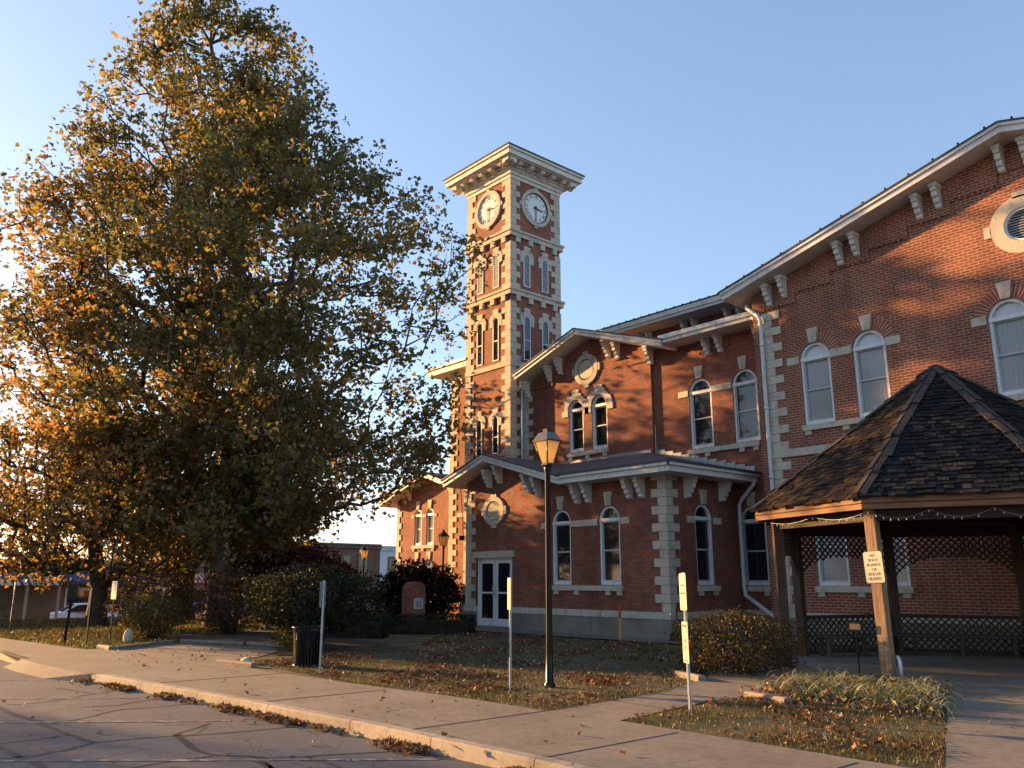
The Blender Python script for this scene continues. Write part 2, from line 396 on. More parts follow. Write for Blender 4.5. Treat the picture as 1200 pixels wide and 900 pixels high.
def make_tree(name, base, trunk, clusters, r0, leafsize, per, cr, colfun, label, cat, bark='bark', group=None, tipr=.012, low=0, crownup=.35):
    """trunk: list of points; clusters: leaf clump centres; skeleton by nearest cheaper node"""
    C = np.array(clusters); base = np.array(base)
    nodes = [np.array(trunk[0])]; par = [-1]
    for p in trunk[1:]:
        p = np.array(p); a = nodes[-1]; m = max(1, int(np.linalg.norm(p-a)/.6))
        for i in range(1, m+1): nodes.append(a+(p-a)*i/m); par.append(len(nodes)-2)
    nt_ = len(nodes)
    T = np.array(nodes); hd = np.array([np.min(np.hypot(T[:, 0]-c[0], T[:, 1]-c[1])+np.maximum(0, np.abs(T[:, 2]-c[2])-1)*.3) for c in C])
    order = np.argsort(hd); A = np.zeros((len(C)*14+nt_+50, 3)); A[:nt_] = T; k = nt_; D = np.zeros(len(A))
    tips = []
    for ci in order:
        c = C[ci]; d = A[:k]-c; dist = np.linalg.norm(d, axis=1); h = np.hypot(d[:, 0], d[:, 1])
        want = d[:, 2]+h*.45                                   # node should lie below the clump
        cost = dist+np.maximum(0, want)*.9+D[:k]*.12+(A[:k, 2] < base[2]+low)*50
        j = int(np.argmin(cost)); a = A[j].copy(); L = dist[j]; m = max(1, int(L/.7)); prev = j
        for i in range(1, m+1):
            q = a+(c-a)*i/m
            if i < m: q = q+RNG.normal(size=3)*.09*min(1, L/2); q[2] -= .1*sin(pi*i/m)*min(L, 3)
            A[k] = q; par.append(prev); D[k] = D[prev]+L/m; prev = k; k += 1
        tips.append(prev)
    A = A[:k]; par = np.array(par); rr = np.zeros(k)
    for t_ in tips: rr[t_] += tipr**2.35
    for i in range(k-1, 0, -1):
        if rr[i] == 0: rr[i] = tipr**2.35
        rr[par[i]] += rr[i]
    rr = rr**(1/2.35); rr *= r0/rr[0] if rr[0] > 0 else 1
    rr = np.maximum(rr, .007)
    for i in range(nt_): rr[i] = max(rr[i], r0*.35*(1-i/nt_))
    flare = lambda z: 1+.55*math.exp(-max(0, z-base[2])*2.2)
    V = []; Fc = []
    order2 = range(1, k)
    for i in order2:
        a, b = A[par[i]], A[i]; ra, rb = min(rr[par[i]], rr[i]*1.7), rr[i]
        if i < nt_: ra = rr[par[i]]*flare(a[2]); rb *= flare(b[2])
        if rb < .009: continue
        n = 12 if rb > .15 else 6 if rb > .04 else 4
        t = b-a; t = t/(np.linalg.norm(t)+1e-9); x = np.cross(t, [0.13, .9, .41] if abs(t[1]) < .9 else [1, 0, 0]); x /= np.linalg.norm(x); y = np.cross(t, x)
        o = len(V); bb = b+t*rb*.3
        for (c, r) in ((a, ra), (bb, rb)):
            for q in range(n): an = 2*pi*q/n; V.append(c+(x*cos(an)+y*sin(an))*r)
        for q in range(n): Fc.append((o+q, o+(q+1) % n, o+n+(q+1) % n, o+n+q))
    me = bpy.data.meshes.new('trunk'); me.from_pydata([tuple(v) for v in V], [], Fc); me.materials.append(M[bark])
    for p in me.polygons: p.use_smooth = True
    root = empty(name, tuple(base)); tag(root, label, cat, group)
    add('trunk', me, root)
    # leaves
    cnt = RNG.poisson(per, len(C)).clip(4); idx = np.repeat(np.arange(len(C)), cnt)
    K = 6; sub = C[:, None, :]+RNG.normal(size=(len(C), K, 3))*cr*1.1*np.array([1, 1, .8])      # leaf sprays round each twig end
    pk = RNG.integers(0, K, len(idx)); P = sub[idx, pk]+RNG.normal(size=(len(idx), 3))*.125
    add('crown', leaf_mesh('crown', P, leafsize, colfun(P, idx*K+pk, sub.reshape(-1, 3)), 'leaf', up=crownup), root)
    return root
def bush(name, loc, rx, ry, h, n, leafsize, pal, label, cat='shrub', z0=.1, group=None, power=2.4, wts=None, stems=5, core=True, lumps=.26, jit=.35):
    """rounded shrub: leaves fill a superellipsoid shell, stems show below"""
    rt = empty(name, (loc[0], loc[1], loc[2] if len(loc) > 2 else 0)); tag(rt, label, cat, group)
    zb = (loc[2] if len(loc) > 2 else 0)
    d = RNG.normal(size=(n, 3)); d /= np.linalg.norm(d, axis=1)[:, None]
    e = (np.abs(d)**power).sum(1)**(-1/power); rad = 1-RNG.random(n)**2*.45
    rad = rad*np.where(RNG.random(n) < .09, 1.04+.14*RNG.random(n), 1)
    f = np.array([1+lumps*nz(q, 2.1, loc[0])+lumps*.7*nz(q, 5, loc[1]) for q in d])
    P = d*(e*rad*f)[:, None]*np.array([rx, ry, (h-z0)/2])+np.array([loc[0], loc[1], zb+z0+(h-z0)/2])
    P = P[P[:, 2] > zb+.02]
    c = pick(len(P), pal, wts, jit)
    add('foliage', leaf_mesh('foliage', P, leafsize, c, 'leaf', up=.3), rt)
    mb = MB()
    for k in range(stems):
        a = 2*pi*k/stems+.3; x, y = loc[0]+cos(a)*rx*.12, loc[1]+sin(a)*ry*.12
        x2, y2 = loc[0]+cos(a)*rx*.5, loc[1]+sin(a)*ry*.5
        mb.tube([(x, y, zb-.05), ((x+x2)/2, (y+y2)/2, zb+h*.35), (x2, y2, zb+h*.75)], .03, 'bark', 6, radii=[.04*h, .03*h, .012*h])
    mb.build('stem', rt)
    return rt

# ------------------------------------------------------------------ ground, road, walks
KX = [(-300, 4.27), (-40, 4.27), (-19.1, 4.27), (-17.5, 4.4), (-12.7, 5.0), (-9, 5.36), (-6, 5.5), (10, 5.6), (150, 5.6)]
def yc(x):
    for (a, b), (c, d) in zip(KX, KX[1:]):
        if x <= c: return b+(d-b)*(x-a)/(c-a)
    return KX[-1][1]
def sm(t): t = max(0, min(1, t)); return t*t*(3-2*t)
def terr(x, y=0): return -1.7*sm((-38-x)/22)
XS = sorted(set([-300, -200, -120, -90, -75]+[-70+2.0*i for i in range(46)]+[30, 50, 90, 150]+[k[0] for k in KX]))
def strip(mb, ylo, yhi, zoff, mat, xs=XS, ny=1):
    for a, b in zip(xs, xs[1:]):
        for j in range(ny):
            def q(x, t): y = ylo(x)+(yhi(x)-ylo(x))*t; return (x, y, terr(x)+zoff)
            mb.face([q(a, j/ny), q(b, j/ny), q(b, (j+1)/ny), q(a, (j+1)/ny)], mat)
mb = MB(); strip(mb, lambda x: yc(x)+.02, lambda x: 400, 0, 'ground'); tag(mb.build('ground'), kind='structure')
mb = MB(); strip(mb, lambda x: -200, lambda x: yc(x)+.03, -.13, 'asphalt'); tag(mb.build('road'), kind='structure')
mb = MB()
xs = [-17.5]+[-17+.5*i for i in range(60)]+[40]
xs = [-17.3, -16.2, -14.5, -12.7, -10.8, -9, -7.5, -6, -4, -2, 0, 4, 10, 40]
for a, b in zip(xs, xs[1:]):
    g = .006
    za = -.11 if a == -17.3 else .018; zb = .018
    P = []
    for x, z in ((a+g, za), (b-g, zb)):
        y = yc(x); P += [Vector((x, y-.0, -.2)), Vector((x, y+.02, z-.015)), Vector((x, y+.035, z)), Vector((x, y+.17, z)), Vector((x, y+.17, -.2))]
    mb.faces(P, [(0, 5, 6, 1), (1, 6, 7, 2), (2, 7, 8, 3), (3, 8, 9, 4), (0, 1, 2, 3, 4), (5, 9, 8, 7, 6)], 'kerb')
xs = [-60, -50, -45, -40, -35, -30, -26, -23, -20.2]
for a, b in zip(xs, xs[1:]):
    P = []
    for x in (a+.006, b-.006):
        y = yc(x); t = terr(x); z = .018 if x < -20.3 else -.11
        P += [Vector((x, y, t-.2)), Vector((x, y+.02, t+z-.015)), Vector((x, y+.035, t+z)), Vector((x, y+.17, t+z)), Vector((x, y+.17, t-.2))]
    mb.faces(P, [(0, 5, 6, 1), (1, 6, 7, 2), (2, 7, 8, 3), (3, 8, 9, 4), (0, 1, 2, 3, 4), (5, 9, 8, 7, 6)], 'concrete')
tag(mb.build('kerb'), kind='structure')

def flat(mb, pts, z, mat): mb.face([(x, y, z) for x, y in pts], mat)
mb = MB(); Zs = .014
side = [(-60, 5.4), (-28, 5.3), (-22.0, 5.95)]
low = [(x, yc(x)+.17) for x in (60, 10, -6, -9, -12.7, -17.3, -19.2, -26, -36)]
flat(mb, [(-36, 4.44), (-26, 4.44), (-20.25, 4.44), (-20.2, yc(-20.2)+.015), (-19.1, yc(-19.1)+.015), (-17.5, yc(-17.5)+.015), (-16.2, yc(-16.2)+.015), (-16.1, yc(-16.1)+.17), (-12.7, 5.17), (-9, 5.53), (-6, 5.67), (10, 5.77), (60, 5.77), (60, 7.75), (-6.95, 7.74), (-8.0, 7.6), (-9.45, 7.58), (-12.43, 7.23), (-15.6, 7.03), (-17.0, 7.0), (-22.6, 7.0), (-22.0, 5.95), (-28, 5.3), (-36, 5.2)], Zs, 'concrete')
R_ = [-20.3, -19.1, -17.5, -16.4]
for a, b in zip(R_, R_[1:]):
    mb.face([(a, yc(a)-.32, -.127), (b, yc(b)-(.32 if b < -17 else .03), -.127), (b, yc(b)+.02, Zs), (a, yc(a)+.02, Zs)], 'concrete')
flat(mb, [(-22.6, 7.0), (-17.0, 7.0), (-17.6, 8.2), (-18.7, 9.2), (-19.8, 9.6), (-21.2, 9.1), (-22.9, 7.7)], Zs-.004, 'concrete')
flat(mb, [(-8.0, 7.6), (-6.95, 7.74), (-7.25, 10.0), (-7.1, 10.55), (-7.9, 13.1), (-8.4, 15.2), (-9.9, 13.8), (-9.0, 12.3), (-8.25, 10.3)], Zs-.002, 'concrete')
flat(mb, [(-3.3, 7.75), (3, 7.75), (3, 16), (-5.9, 16), (-5.8, 14.0), (-4.33, 10.35)], Zs-.006, 'concrete')
flat(mb, [(-24.3, 17.3), (-12.9, 17.75), (-12.9, 18.9), (-24.3, 18.9)], Zs+.02, 'concrete')
tag(mb.build('sidewalk'), kind='structure')
mb = MB()
for x in (-14.2, -11.1, -8.03, -6.0, -4.0, -2.0, 0, 2):
    y0 = yc(x)+.0; y1 = 7.6 if x > -9 else 7.2 if x > -16 else 5.95
    mb.box(x-.005, x+.005, y0+.16, y1, Zs+.001, Zs+.005, 'joint')
for y in (12.9,): mb.box(-5.35, 3, y-.006, y+.006, Zs-.002, Zs+.002, 'joint')
for y in (8.9, 10.2, 11.8): mb.box(-8.1-(y-9)*.2, -7.25-(y-9)*.2, y-.006, y+.006, Zs, Zs+.003, 'joint')
tag(mb.build('sidewalk_joint_lines'), kind='structure')

def ribbon(mb, pts, w, z, mat, wob=.0):
    pts = [Vector((x, y, 0)) for x, y in pts]; q = []
    for a, b in zip(pts, pts[1:]):
        m = max(2, int((b-a).length/.12))
        for i in range(m): q.append(a+(b-a)*i/m)
    q.append(pts[-1]); q = [p+Vector((nz(p, 1.7), nz(p, 1.9, 5), 0))*wob for p in q]
    L = []; R = []
    for i, p in enumerate(q):
        t = (q[min(i+1, len(q)-1)]-q[max(i-1, 0)]).normalized(); s = Vector((-t.y, t.x, 0)); ww = w*(.7+.8*abs(nz(p, 3, 2)+.3))
        L.append(p+s*ww/2); R.append(p-s*ww/2)
    for i in range(len(q)-1): mb.face([(R[i].x, R[i].y, z), (R[i+1].x, R[i+1].y, z), (L[i+1].x, L[i+1].y, z), (L[i].x, L[i].y, z)], mat)
mb = MB()
for k in range(-1, 4):
    ox = [-15.01-3.2, -15.01, -12.55, -9.78, -6.9][k+1]; oy = [2.9, 2.94, 2.49, 2.21, 1.9][k+1]; e = [(-17.0, 4.2), (-13.72, 4.5), (-10.78, 4.71), (-7.17, 5.3), (-4.3, 5.3)][k+1]
    dx, dy = e[0]-ox, e[1]-oy
    ribbon(mb, [(ox-dx*1.2, oy-dy*1.2), e], .085, -.1255, 'line')
tag(mb.build('road_markings'), kind='structure')
mb = MB()
TAR = [[(-13.93, 2.74), (-13.07, 2.78), (-12.03, 2.85), (-11.14, 2.92), (-10.38, 2.99)], [(-11.98, 2.91), (-12.22, 3.39), (-12.7, 3.95), (-12.61, 4.45), (-12.61, 4.87)],
 [(-10.38, 2.99), (-10.29, 3.41), (-10.19, 3.79), (-10.01, 4.21), (-9.92, 4.66), (-9.85, 5.28)], [(-10.36, 3.87), (-9.83, 3.75), (-9.33, 3.72), (-8.85, 3.71), (-8.57, 3.92), (-8.37, 4.04)],
 [(-10.73, 4.43), (-10.54, 4.18), (-10.35, 3.88)], [(-8.39, 3.96), (-8.12, 3.92), (-7.6, 3.85)], [(-8.15, 4.39), (-7.72, 4.38), (-7.2, 4.34)],
 [(-10.12, 2.05), (-10.0, 2.33), (-10.2, 2.72), (-10.38, 2.99)], [(-11.5, 2.1), (-10.79, 2.17), (-10.26, 2.2), (-9.68, 2.24), (-8.9, 2.28)], [(-10.97, 2.2), (-10.97, 2.53), (-11.02, 2.92)],
 [(-14.14, 2.92), (-14.24, 3.45), (-14.67, 4.15), (-14.83, 4.49)], [(-13.3, 3.67), (-13.13, 4.07), (-13.36, 4.46), (-13.51, 4.89)], [(-8.79, 2.79), (-8.79, 3.15), (-8.82, 3.67)],
 [(-8.37, 4.04), (-8.15, 4.39), (-8.03, 4.71), (-7.7, 5.3)], [(-16.5, 2.6), (-15.4, 2.8), (-13.93, 2.74)], [(-15.9, 3.9), (-14.67, 4.15)], [(-8.37, 4.04), (-7.0, 3.6), (-6.2, 3.1)]]
for i, t in enumerate(TAR): ribbon(mb, t, .075 if i in (0, 3, 5, 7, 8) else .04, -.1275, 'tar', .05)
tag(mb.build('road_crack_filler'), kind='structure')

# ------------------------------------------------------------------ courthouse
CH = empty('courthouse', (-16, 22, 0))
tag(CH, 'red brick courthouse with pale stone quoins, arched windows and a square clock tower', 'courthouse')
FY = Frame('Y', 21.2); F3 = Frame('Y', 22.35); F2 = Frame('Y', 22.22); FP = Frame('Y', 18.76); FPX = Frame('X', -14.85)
FT = Frame('Y', 21.6); FTX = Frame('X', -24.77); FB = Frame('Y', 22.4); FL = Frame('Y', 24.5)
def ring_arc(cx, zs, r, n=14, a0=0, a1=pi): return [(cx+r*cos(a0+(a1-a0)*k/n), zs+r*sin(a0+(a1-a0)*k/n)) for k in range(n+1)]

def window_mesh(w, h, r=None, t=.075, transom=True, pane='glassdark'):
    """arched sash window in local coordinates: bottom centre at the origin, h = height to the spring line"""
    F = LOC; mb = MB(); o = arch(0, w, 0, h, 14); i = [(-w/2+t, t*1.3), (w/2-t, t*1.3)]+[((w/2-t)*cos(pi*k/14), h+(w/2-t)*sin(pi*k/14)) for k in range(15)]
    mb.ring(F, o, i, -.16, -.035, 'winframe')
    if transom: mb.fbox(F, -w/2-.01, w/2+.01, h-.05, h+.05, -.15, -.015, 'winframe')
    mid = (t*1.3+h)/2; s = .035; a = w/2-t
    for z0, z1, d in ((t*1.3, mid+.02, -.10), (mid-.02, h-.05, -.075)):
        mb.ring(F, [(-a, z0), (a, z0), (a, z1), (-a, z1)], [(-a+s, z0+s*1.3), (a-s, z0+s*1.3), (a-s, z1-s), (-a+s, z1-s)], d-.04, d, 'sashgrey')
    me = mb.mesh('window')
    mb = MB(); mb.fbox(F, -a+.01, a-.01, t, h+.0, -.135, -.128, pane)
    q = [((a+.005)*cos(pi*k/14), h+.02+(a+.005)*sin(pi*k/14)) for k in range(15)]
    mb.fpoly(F, q, -.13, -.122, pane if pane == 'glassdark' else 'fanpane')
    return me, mb.mesh('pane')
def ring_mesh(w, h, th=.31, key=.42, kw=.17, mortar='brick_ring', keyonly=False):
    F = LOC; mb = MB()
    if not keyonly:
        n = 22; o = ring_arc(0, h, w/2+th, n); i = ring_arc(0, h, w/2+.004, n)
        mb.ring(F, o, i, -.02, .006, mortar, closed=False)
        k = MB()
        bm = mb.bm
    m1 = mb.mesh('brick_arch') if not keyonly else None
    if m1:
        uv = m1.uv_layers[0].data                                     # bricks laid on edge round the arch
        for p in m1.polygons:
            for li in p.loop_indices:
                co = m1.vertices[m1.loops[li].vertex_index].co
                a = atan2(co.z-h, co.x); r = sqrt((co.z-h)**2+co.x**2)
                uv[li].uv = (r-(w/2)+.1, a*(w/2+th*.5))
    mb = MB(); z0 = h+w/2-.005
    mb.fpoly(F, [(-kw*.62, z0), (kw*.62, z0), (kw, z0+key), (-kw, z0+key)], -.02, .055, 'stone')
    return m1, mb.mesh('keystone')
WIN = {}
def put_window(kind, F, u, z, h=None, keyst=True):
    """kind: (w, h, pane, ring?)"""
    if kind not in WIN:
        w, hh, pane, ring = kind
        WIN[kind] = (window_mesh(w, hh, pane=pane), ring_mesh(w, hh, keyonly=not ring, mortar='brick_ring' if pane == 'blind' else 'ring_old'))
    (wm, pm), (rm, km) = WIN[kind]
    o = add('window', wm, CH, F.matrix(u, z))
    local('pane', pm, o)
    if rm: local('brick_arch', rm, o)
    if keyst: local('keystone', km, o)
    return o

# bracket pair pieces
def bracket_mesh(s=1.0, d=.46):
    mb = MB(); pr = [(0, 0), (d, 0), (d, -.13), (d*.86, -.16), (d*.88, -.22), (d*.84, -.30), (d*.64, -.35), (d*.66, -.42), (d*.6, -.48), (d*.42, -.52), (d*.44, -.58), (d*.34, -.64), (0, -.66)]
    w = .085
    mb.prism([Vector((w, -x, z)) for x, z in pr], [Vector((-w, -x, z)) for x, z in pr], 'white')
    mb.box(-.12, .12, -d-.03, 0, -.02, .10, 'white'); me = mb.mesh('bracket'); me.transform(Matrix.Scale(s, 4)); return me
BR = bracket_mesh(.84); BR2 = bracket_mesh(.62)
def bracket(F, u, z, me=BR): return add('bracket', me, CH, F.matrix(u, z))

def quoins(F, F2_, u, u2, z0, z1, sgn, sgn2, period=.485, long_=.6, short=.33, mat='stone', start=0, pr=.035):
    """corner stones: reach along frame F by sgn and round the corner along F2_"""
    mb = MB(); z = z0; k = start; h = period/2
    while z < z1-.05:
        zz = min(z+h, z1); a = long_ if k % 2 == 0 else short; a *= 1+.04*random.uniform(-1, 1)
        us = sorted((u, u+sgn*a)); 
        ext = pr if F2_ is not None else 0
        lo, hi = us
        if sgn > 0: lo -= ext
        else: hi += ext
        mb.fbox(F, lo, hi, z+.006, zz-.006, -.05, pr, 'stone')
        if F2_ is not None:
            us = sorted((u2, u2+sgn2*a)); mb.fbox(F2_, us[0], us[1], z+.007, zz-.007, -.05, pr-.003, 'stone')
        z = zz; k += 1
    me = mb.mesh('quoin_column'); return add('quoin_column', me, CH)

def sill(F, u0, u1, z, feet=(), name='sill', h=.15, proud=.09):
    mb = MB(); mb.fbox(F, u0, u1, z-h, z, -.02, proud, 'stone')
    for f in feet: mb.fbox(F, f-.09, f+.09, z-h-.12, z-h, -.02, proud-.03, 'stone')
    return mb.build(name, CH)
def band(F, segs, z0, z1, proud=.035, name='stone_band', mat='stone'):
    for a, b in segs:
        mb = MB(); L = b-a; n = max(1, round(L/1.3))
        for i in range(n): mb.fbox(F, a+L*i/n+(.0015 if i else 0), a+L*(i+1)/n, z0, z1, -.02, proud, mat)
        mb.build(name, CH)
def openings(items): return [arch(u, w-.01, z+.0, z+h, 14) for u, z, w, h in items]

W = .90; HU = 1.87     # upper windows: bottom 5.80, spring 7.67, top 8.12
HL = 1.90              # lower windows: bottom 1.46, spring 3.36, top 3.81
# --- right wing
wingw = [-11.35, -9.80, -6.4, -5.2, -1.8, -.25]
rk = lambda x: 11.985-abs(x+5.8)*.272
out = [(-12.92, .74), (1.32, .74), (1.32, rk(1.32)), (-5.8, rk(-5.8)), (-12.92, rk(-12.92))]
wall(FY, out, openings([(x, 5.80, W, HU) for x in wingw]+[(x, 1.46, W, HL) for x in wingw])+[[(-5.8+.42*cos(a*pi/12), 9.83+.42*sin(a*pi/12)) for a in range(24)]], 'brick_wing', parent=CH)
mb = MB()
mb.fbox(Frame('X', 1.32), 21.2, 34, .74, 10.0, -.3, 0, 'brick_wing'); mb.build('wall', CH)
mb = MB(); mb.fbox(Frame('X', -12.92), 21.2, 34, .0, 10.0, -.3, 0, 'brick_wing'); mb.build('wall', CH)
mb = MB(); mb.fbox(FY, -12.98, 1.38, 0-.05, .60, -.3, .07, 'found'); mb.fbox(FY, -12.98, 1.38, .602, .745, -.3, .09, 'stone'); mb.build('foundation', CH)
# stepped corbel courses under the rake
st = [(-12.3, 9.42), (-11.77, 9.42), (-11.77, 9.72), (-10.66, 9.72), (-10.66, 10.05), (-9.52, 10.05), (-9.52, 10.34), (-8.46, 10.34), (-8.46, 10.63), (-7.33, 10.63), (-7.33, 10.97), (-6.22, 10.97), (-6.22, 11.25)]
st = [(-12.91, 9.42)]+st[1:]; mir = [(-11.6-x, z) for x, z in reversed(st)]
mb = MB(); mb.fpoly(FY, st+mir+[(1.31, rk(1.31)-.03), (-5.8, rk(-5.8)-.03), (-12.91, rk(-12.91)-.03)], 0.002, .05, 'brick_wing')
for (a, za), (b, zb) in zip(st[::2], st[1::2]):
    u = a+.04
    while u < b: mb.fbox(FY, u, u+.07, za-.055, za-.002, .002, .045, 'brick_wing'); u += .15
mb.build('corbel_course', CH)
for x in wingw:
    blind = ('blind')
    put_window((W, HU, 'blind', True), FY, x, 5.80)
    put_window((W, HL, 'blind', True), FY, x, 1.46)
for z, lo in ((7.58, 7.80), (3.23, 3.42)):
    band(FY, [(-12.19, -11.82), (-10.88, -10.27), (-9.33, -8.95), (-7.22, -6.88), (-4.72, -4.4), (-2.65, -2.27), (-1.33, -.72), (.22, .6)], z, lo)
for z in (5.79, 1.45):
    sill(FY, -11.85, -9.28, z, (-11.7, -10.6, -9.45)); sill(FY, -6.98, -4.62, z, (-6.8, -4.8)); sill(FY, -2.3, .25, z, (-2.1, -1.0, .1))
mb = MB(); mb.fbox(FY, -12.96, 1.36, 4.98, 5.19, -.02, .06, 'stone'); mb.build('belt_course', CH)
quoins(FY, None, -12.92, 0, .745, 4.98, 1, 0); quoins(FY, None, -12.92, 0, 5.19, 9.35, 1, 0, start=0)
# round vent
mb = MB(); n = 36; c = lambda r: [(-5.8+r*cos(2*pi*k/n), 9.83+r*sin(2*pi*k/n)) for k in range(n)]
mb.ring(FY, c(.72), c(.415), -.03, .06, 'stone'); mb.ring(FY, c(.42), c(.36), -.12, .03, 'winframe')
for a, b in ((-.86, -.70), (.70, .86)): mb.fbox(FY, -5.8+a, -5.8+b, 9.68, 9.98, -.02, .06, 'stone')
mb.fbox(FY, -5.95, -5.65, 10.5, 10.66, -.02, .06, 'stone')
ve = mb.build('round_vent', CH)
mb = MB()
for k in range(-5, 6):
    z = 9.83+k*.065; hw = sqrt(max(.01, .36**2-(k*.065)**2)); mb.fpoly(FY, [(-5.8-hw, z-.012), (-5.8+hw, z-.012), (-5.8+hw, z+.012), (-5.8-hw, z+.012)], -.13, -.04, 'louver')
mb.fpoly(FY, c(.37), -.15, -.14, 'black_iron'); mb.build('louvre', ve)

def gable_roof(F_y, depth, cx, zp, l, r, pitch_l, pitch_r, th=.2, clips=False, name='roof', fw=0.0, gy=None):
    """two slopes with a white fascia; F_y = front edge y"""
    mb = MB(); y0 = F_y; y1 = F_y+depth
    for x, p in ((l, pitch_l), (r, pitch_r)):
        ze = zp-abs(x-cx)*p; s = 1 if x > cx else -1; t = th
        a = [Vector((cx, y0, zp)), Vector((x, y0, ze)), Vector((x, y0, ze-t)), Vector((cx, y0, zp-t))]
        if s > 0: a.reverse()
        b = [v+Vector((0, depth, 0)) for v in a]; mb.prism(a, b, 'white')
        # crown moulding along the rake and the eave
        e = .05
        a = [Vector((cx, y0-e, zp+.012)), Vector((x+s*e, y0-e, ze+.012-s*0)), Vector((x+s*e, y0-e, ze-.07)), Vector((cx, y0-e, zp-.07))]
        if s > 0: a.reverse()
        b = [v+Vector((0, depth, 0)) for v in a]; mb.prism(a, b, 'white')
        a = [Vector((cx, y0-e-.03, zp+.05)), Vector((x+s*(e+.04), y0-e-.03, ze+.05)), Vector((x+s*(e+.04), y0-e-.03, ze+.014)), Vector((cx, y0-e-.03, zp+.014))]
        if s > 0: a.reverse()
        b = [v+Vector((0, depth, 0)) for v in a]; mb.prism(a, b, 'roofdark')
        if clips:
            L = abs(x-cx); k = .3
            while k < L: 
                xx = cx+s*k; mb.box(xx-.02, xx+.02, y0-.06, y0+.02, zp-k*p+.05, zp-k*p+.12, 'black_iron'); k += .62
    return mb.build(name, CH)
gable_roof(20.45, 14.0, -5.8, 12.17, -13.75, 2.15, .27, .27, .22, True)
mb = MB(); 
for x in (-12.57, -12.07, -10.29, -9.82, -8.07, -7.58, -6.05, -5.5, -3.9, -3.4):
    bracket(FY, x, 11.93-abs(x+5.8)*.27-.09)
# --- recessed wall (two storeys) with arched windows
w3 = [-16.10, -14.40]
wall(F3, [(-18.03, .74), (-12.93, .74), (-12.93, 9.5), (-18.03, 9.5)], openings([(x, 5.80, W, HU) for x in w3]+[(-14.42, 1.46, W, HL)]), 'brick_old', parent=CH)
for x in w3: put_window((W, HU, 'glassdark', True), F3, x, 5.80)
put_window((W, HL, 'glassdark', True), F3, -14.42, 1.46)
band(F3, [(-16.97, -16.57), (-15.63, -14.87), (-13.93, -13.3)], 7.58, 7.78); band(F3, [(-14.84, -14.88)], 3.2, 3.4) if False else None
sill(F3, -16.65, -13.95, 5.77, (-16.45, -15.9, -14.6, -14.1)); sill(F3, -14.97, -13.9, 1.43, (-14.8, -14.05))
mb = MB(); mb.fbox(F3, -14.86, -12.93, -.05, .60, -.3, .05, 'found'); mb.fbox(F3, -14.86, -12.93, .602, .745, -.3, .07, 'stone'); mb.build('foundation', CH)
mb = MB(); mb.fpoly(F3, [(-17.0, 9.5), (-17.0, 9.28), (-16.1, 9.28), (-16.1, 8.98), (-14.85, 8.98), (-14.85, 9.28), (-12.94, 9.28), (-12.94, 9.5)][::-1][::-1], .002, .05, 'brick_old')
for a, b, z in ((-16.95, -16.1, 9.28), (-16.07, -14.9, 8.98), (-14.8, -13.0, 9.28)):
    u = a
    while u < b: mb.fbox(F3, u, u+.07, z-.06, z-.002, .002, .045, 'brick_old'); u += .15
mb.build('corbel_course', CH)
# eave gutter and lean-to roof
mb = MB(); mb.box(-17.0, -12.94, 21.5, 22.36, 9.36, 9.44, 'white'); mb.box(-17.0, -12.94, 21.44, 21.52, 9.34, 9.56, 'white'); mb.box(-17.0, -12.94, 21.38, 21.46, 9.46, 9.60, 'white')
mb.build('eave_cornice', CH)
mb = MB(); a = [Vector((-17.6, 21.45, 9.60)), Vector((-17.6, 27, 10.7)), Vector((-17.6, 27, 10.6)), Vector((-17.6, 21.45, 9.5))]
mb.prism([v+Vector((4.7, 0, 0)) for v in a][::-1], a[::-1], 'roofdark'); mb.build('roof', CH)
for x in (-15.64, -15.15, -13.73): bracket(F3, x, 9.35)
# --- gabled section beside the tower
w2 = [-21.70, -20.50]; W2w = .78; H2 = 1.62
r2 = lambda x: 10.52-abs(x+20.9)*.33
wall(F2, [(-24.77, .74), (-18.03, .74), (-18.03, r2(-18.03)), (-20.9, r2(-20.9)), (-24.77, r2(-24.77))], openings([(x, 6.28, W2w, H2) for x in w2]), 'brick_old', parent=CH)
mb = MB(); mb.fbox(Frame('X', -18.032), 22.224, 22.348, 5.0, 9.45, -.1, 0, 'brick_old'); mb.build('wall', CH)
for x in w2: put_window((W2w, H2, 'glassdark', False), F2, x, 6.28, keyst=False)
# stepped stone surround over the pair
def hood(F, cx, w, zs, name='stone_hood', t=.27, leg=.22):
    mb = MB(); n = 12
    for k in range(n):
        a0, a1 = pi*k/n, pi*(k+1)/n; ro = (w/2+t)*(1.0 if (k//2) % 2 == 0 else .90)
        if k in (5, 6): ro = w/2+t*1.45
        P = lambda a, r: (cx+r*cos(a), zs+r*sin(a))
        mb.fpoly(F, [P(a0, w/2+.004), P(a0, ro), P(a1, ro), P(a1, w/2+.004)], -.02, .05 if k % 2 else .047, 'stone')
    for s in (-1, 1):
        a, b = sorted((cx+s*(w/2+.004), cx+s*(w/2+t+.04))); mb.fbox(F, a, b, zs-leg, zs-.003, -.02, .05, 'stone')
    return mb.build(name, CH)
for x in w2: hood(F2, x, W2w, 7.9)
sill(F2, -22.15, -20.08, 6.26, (-22.0, -21.1, -20.25))
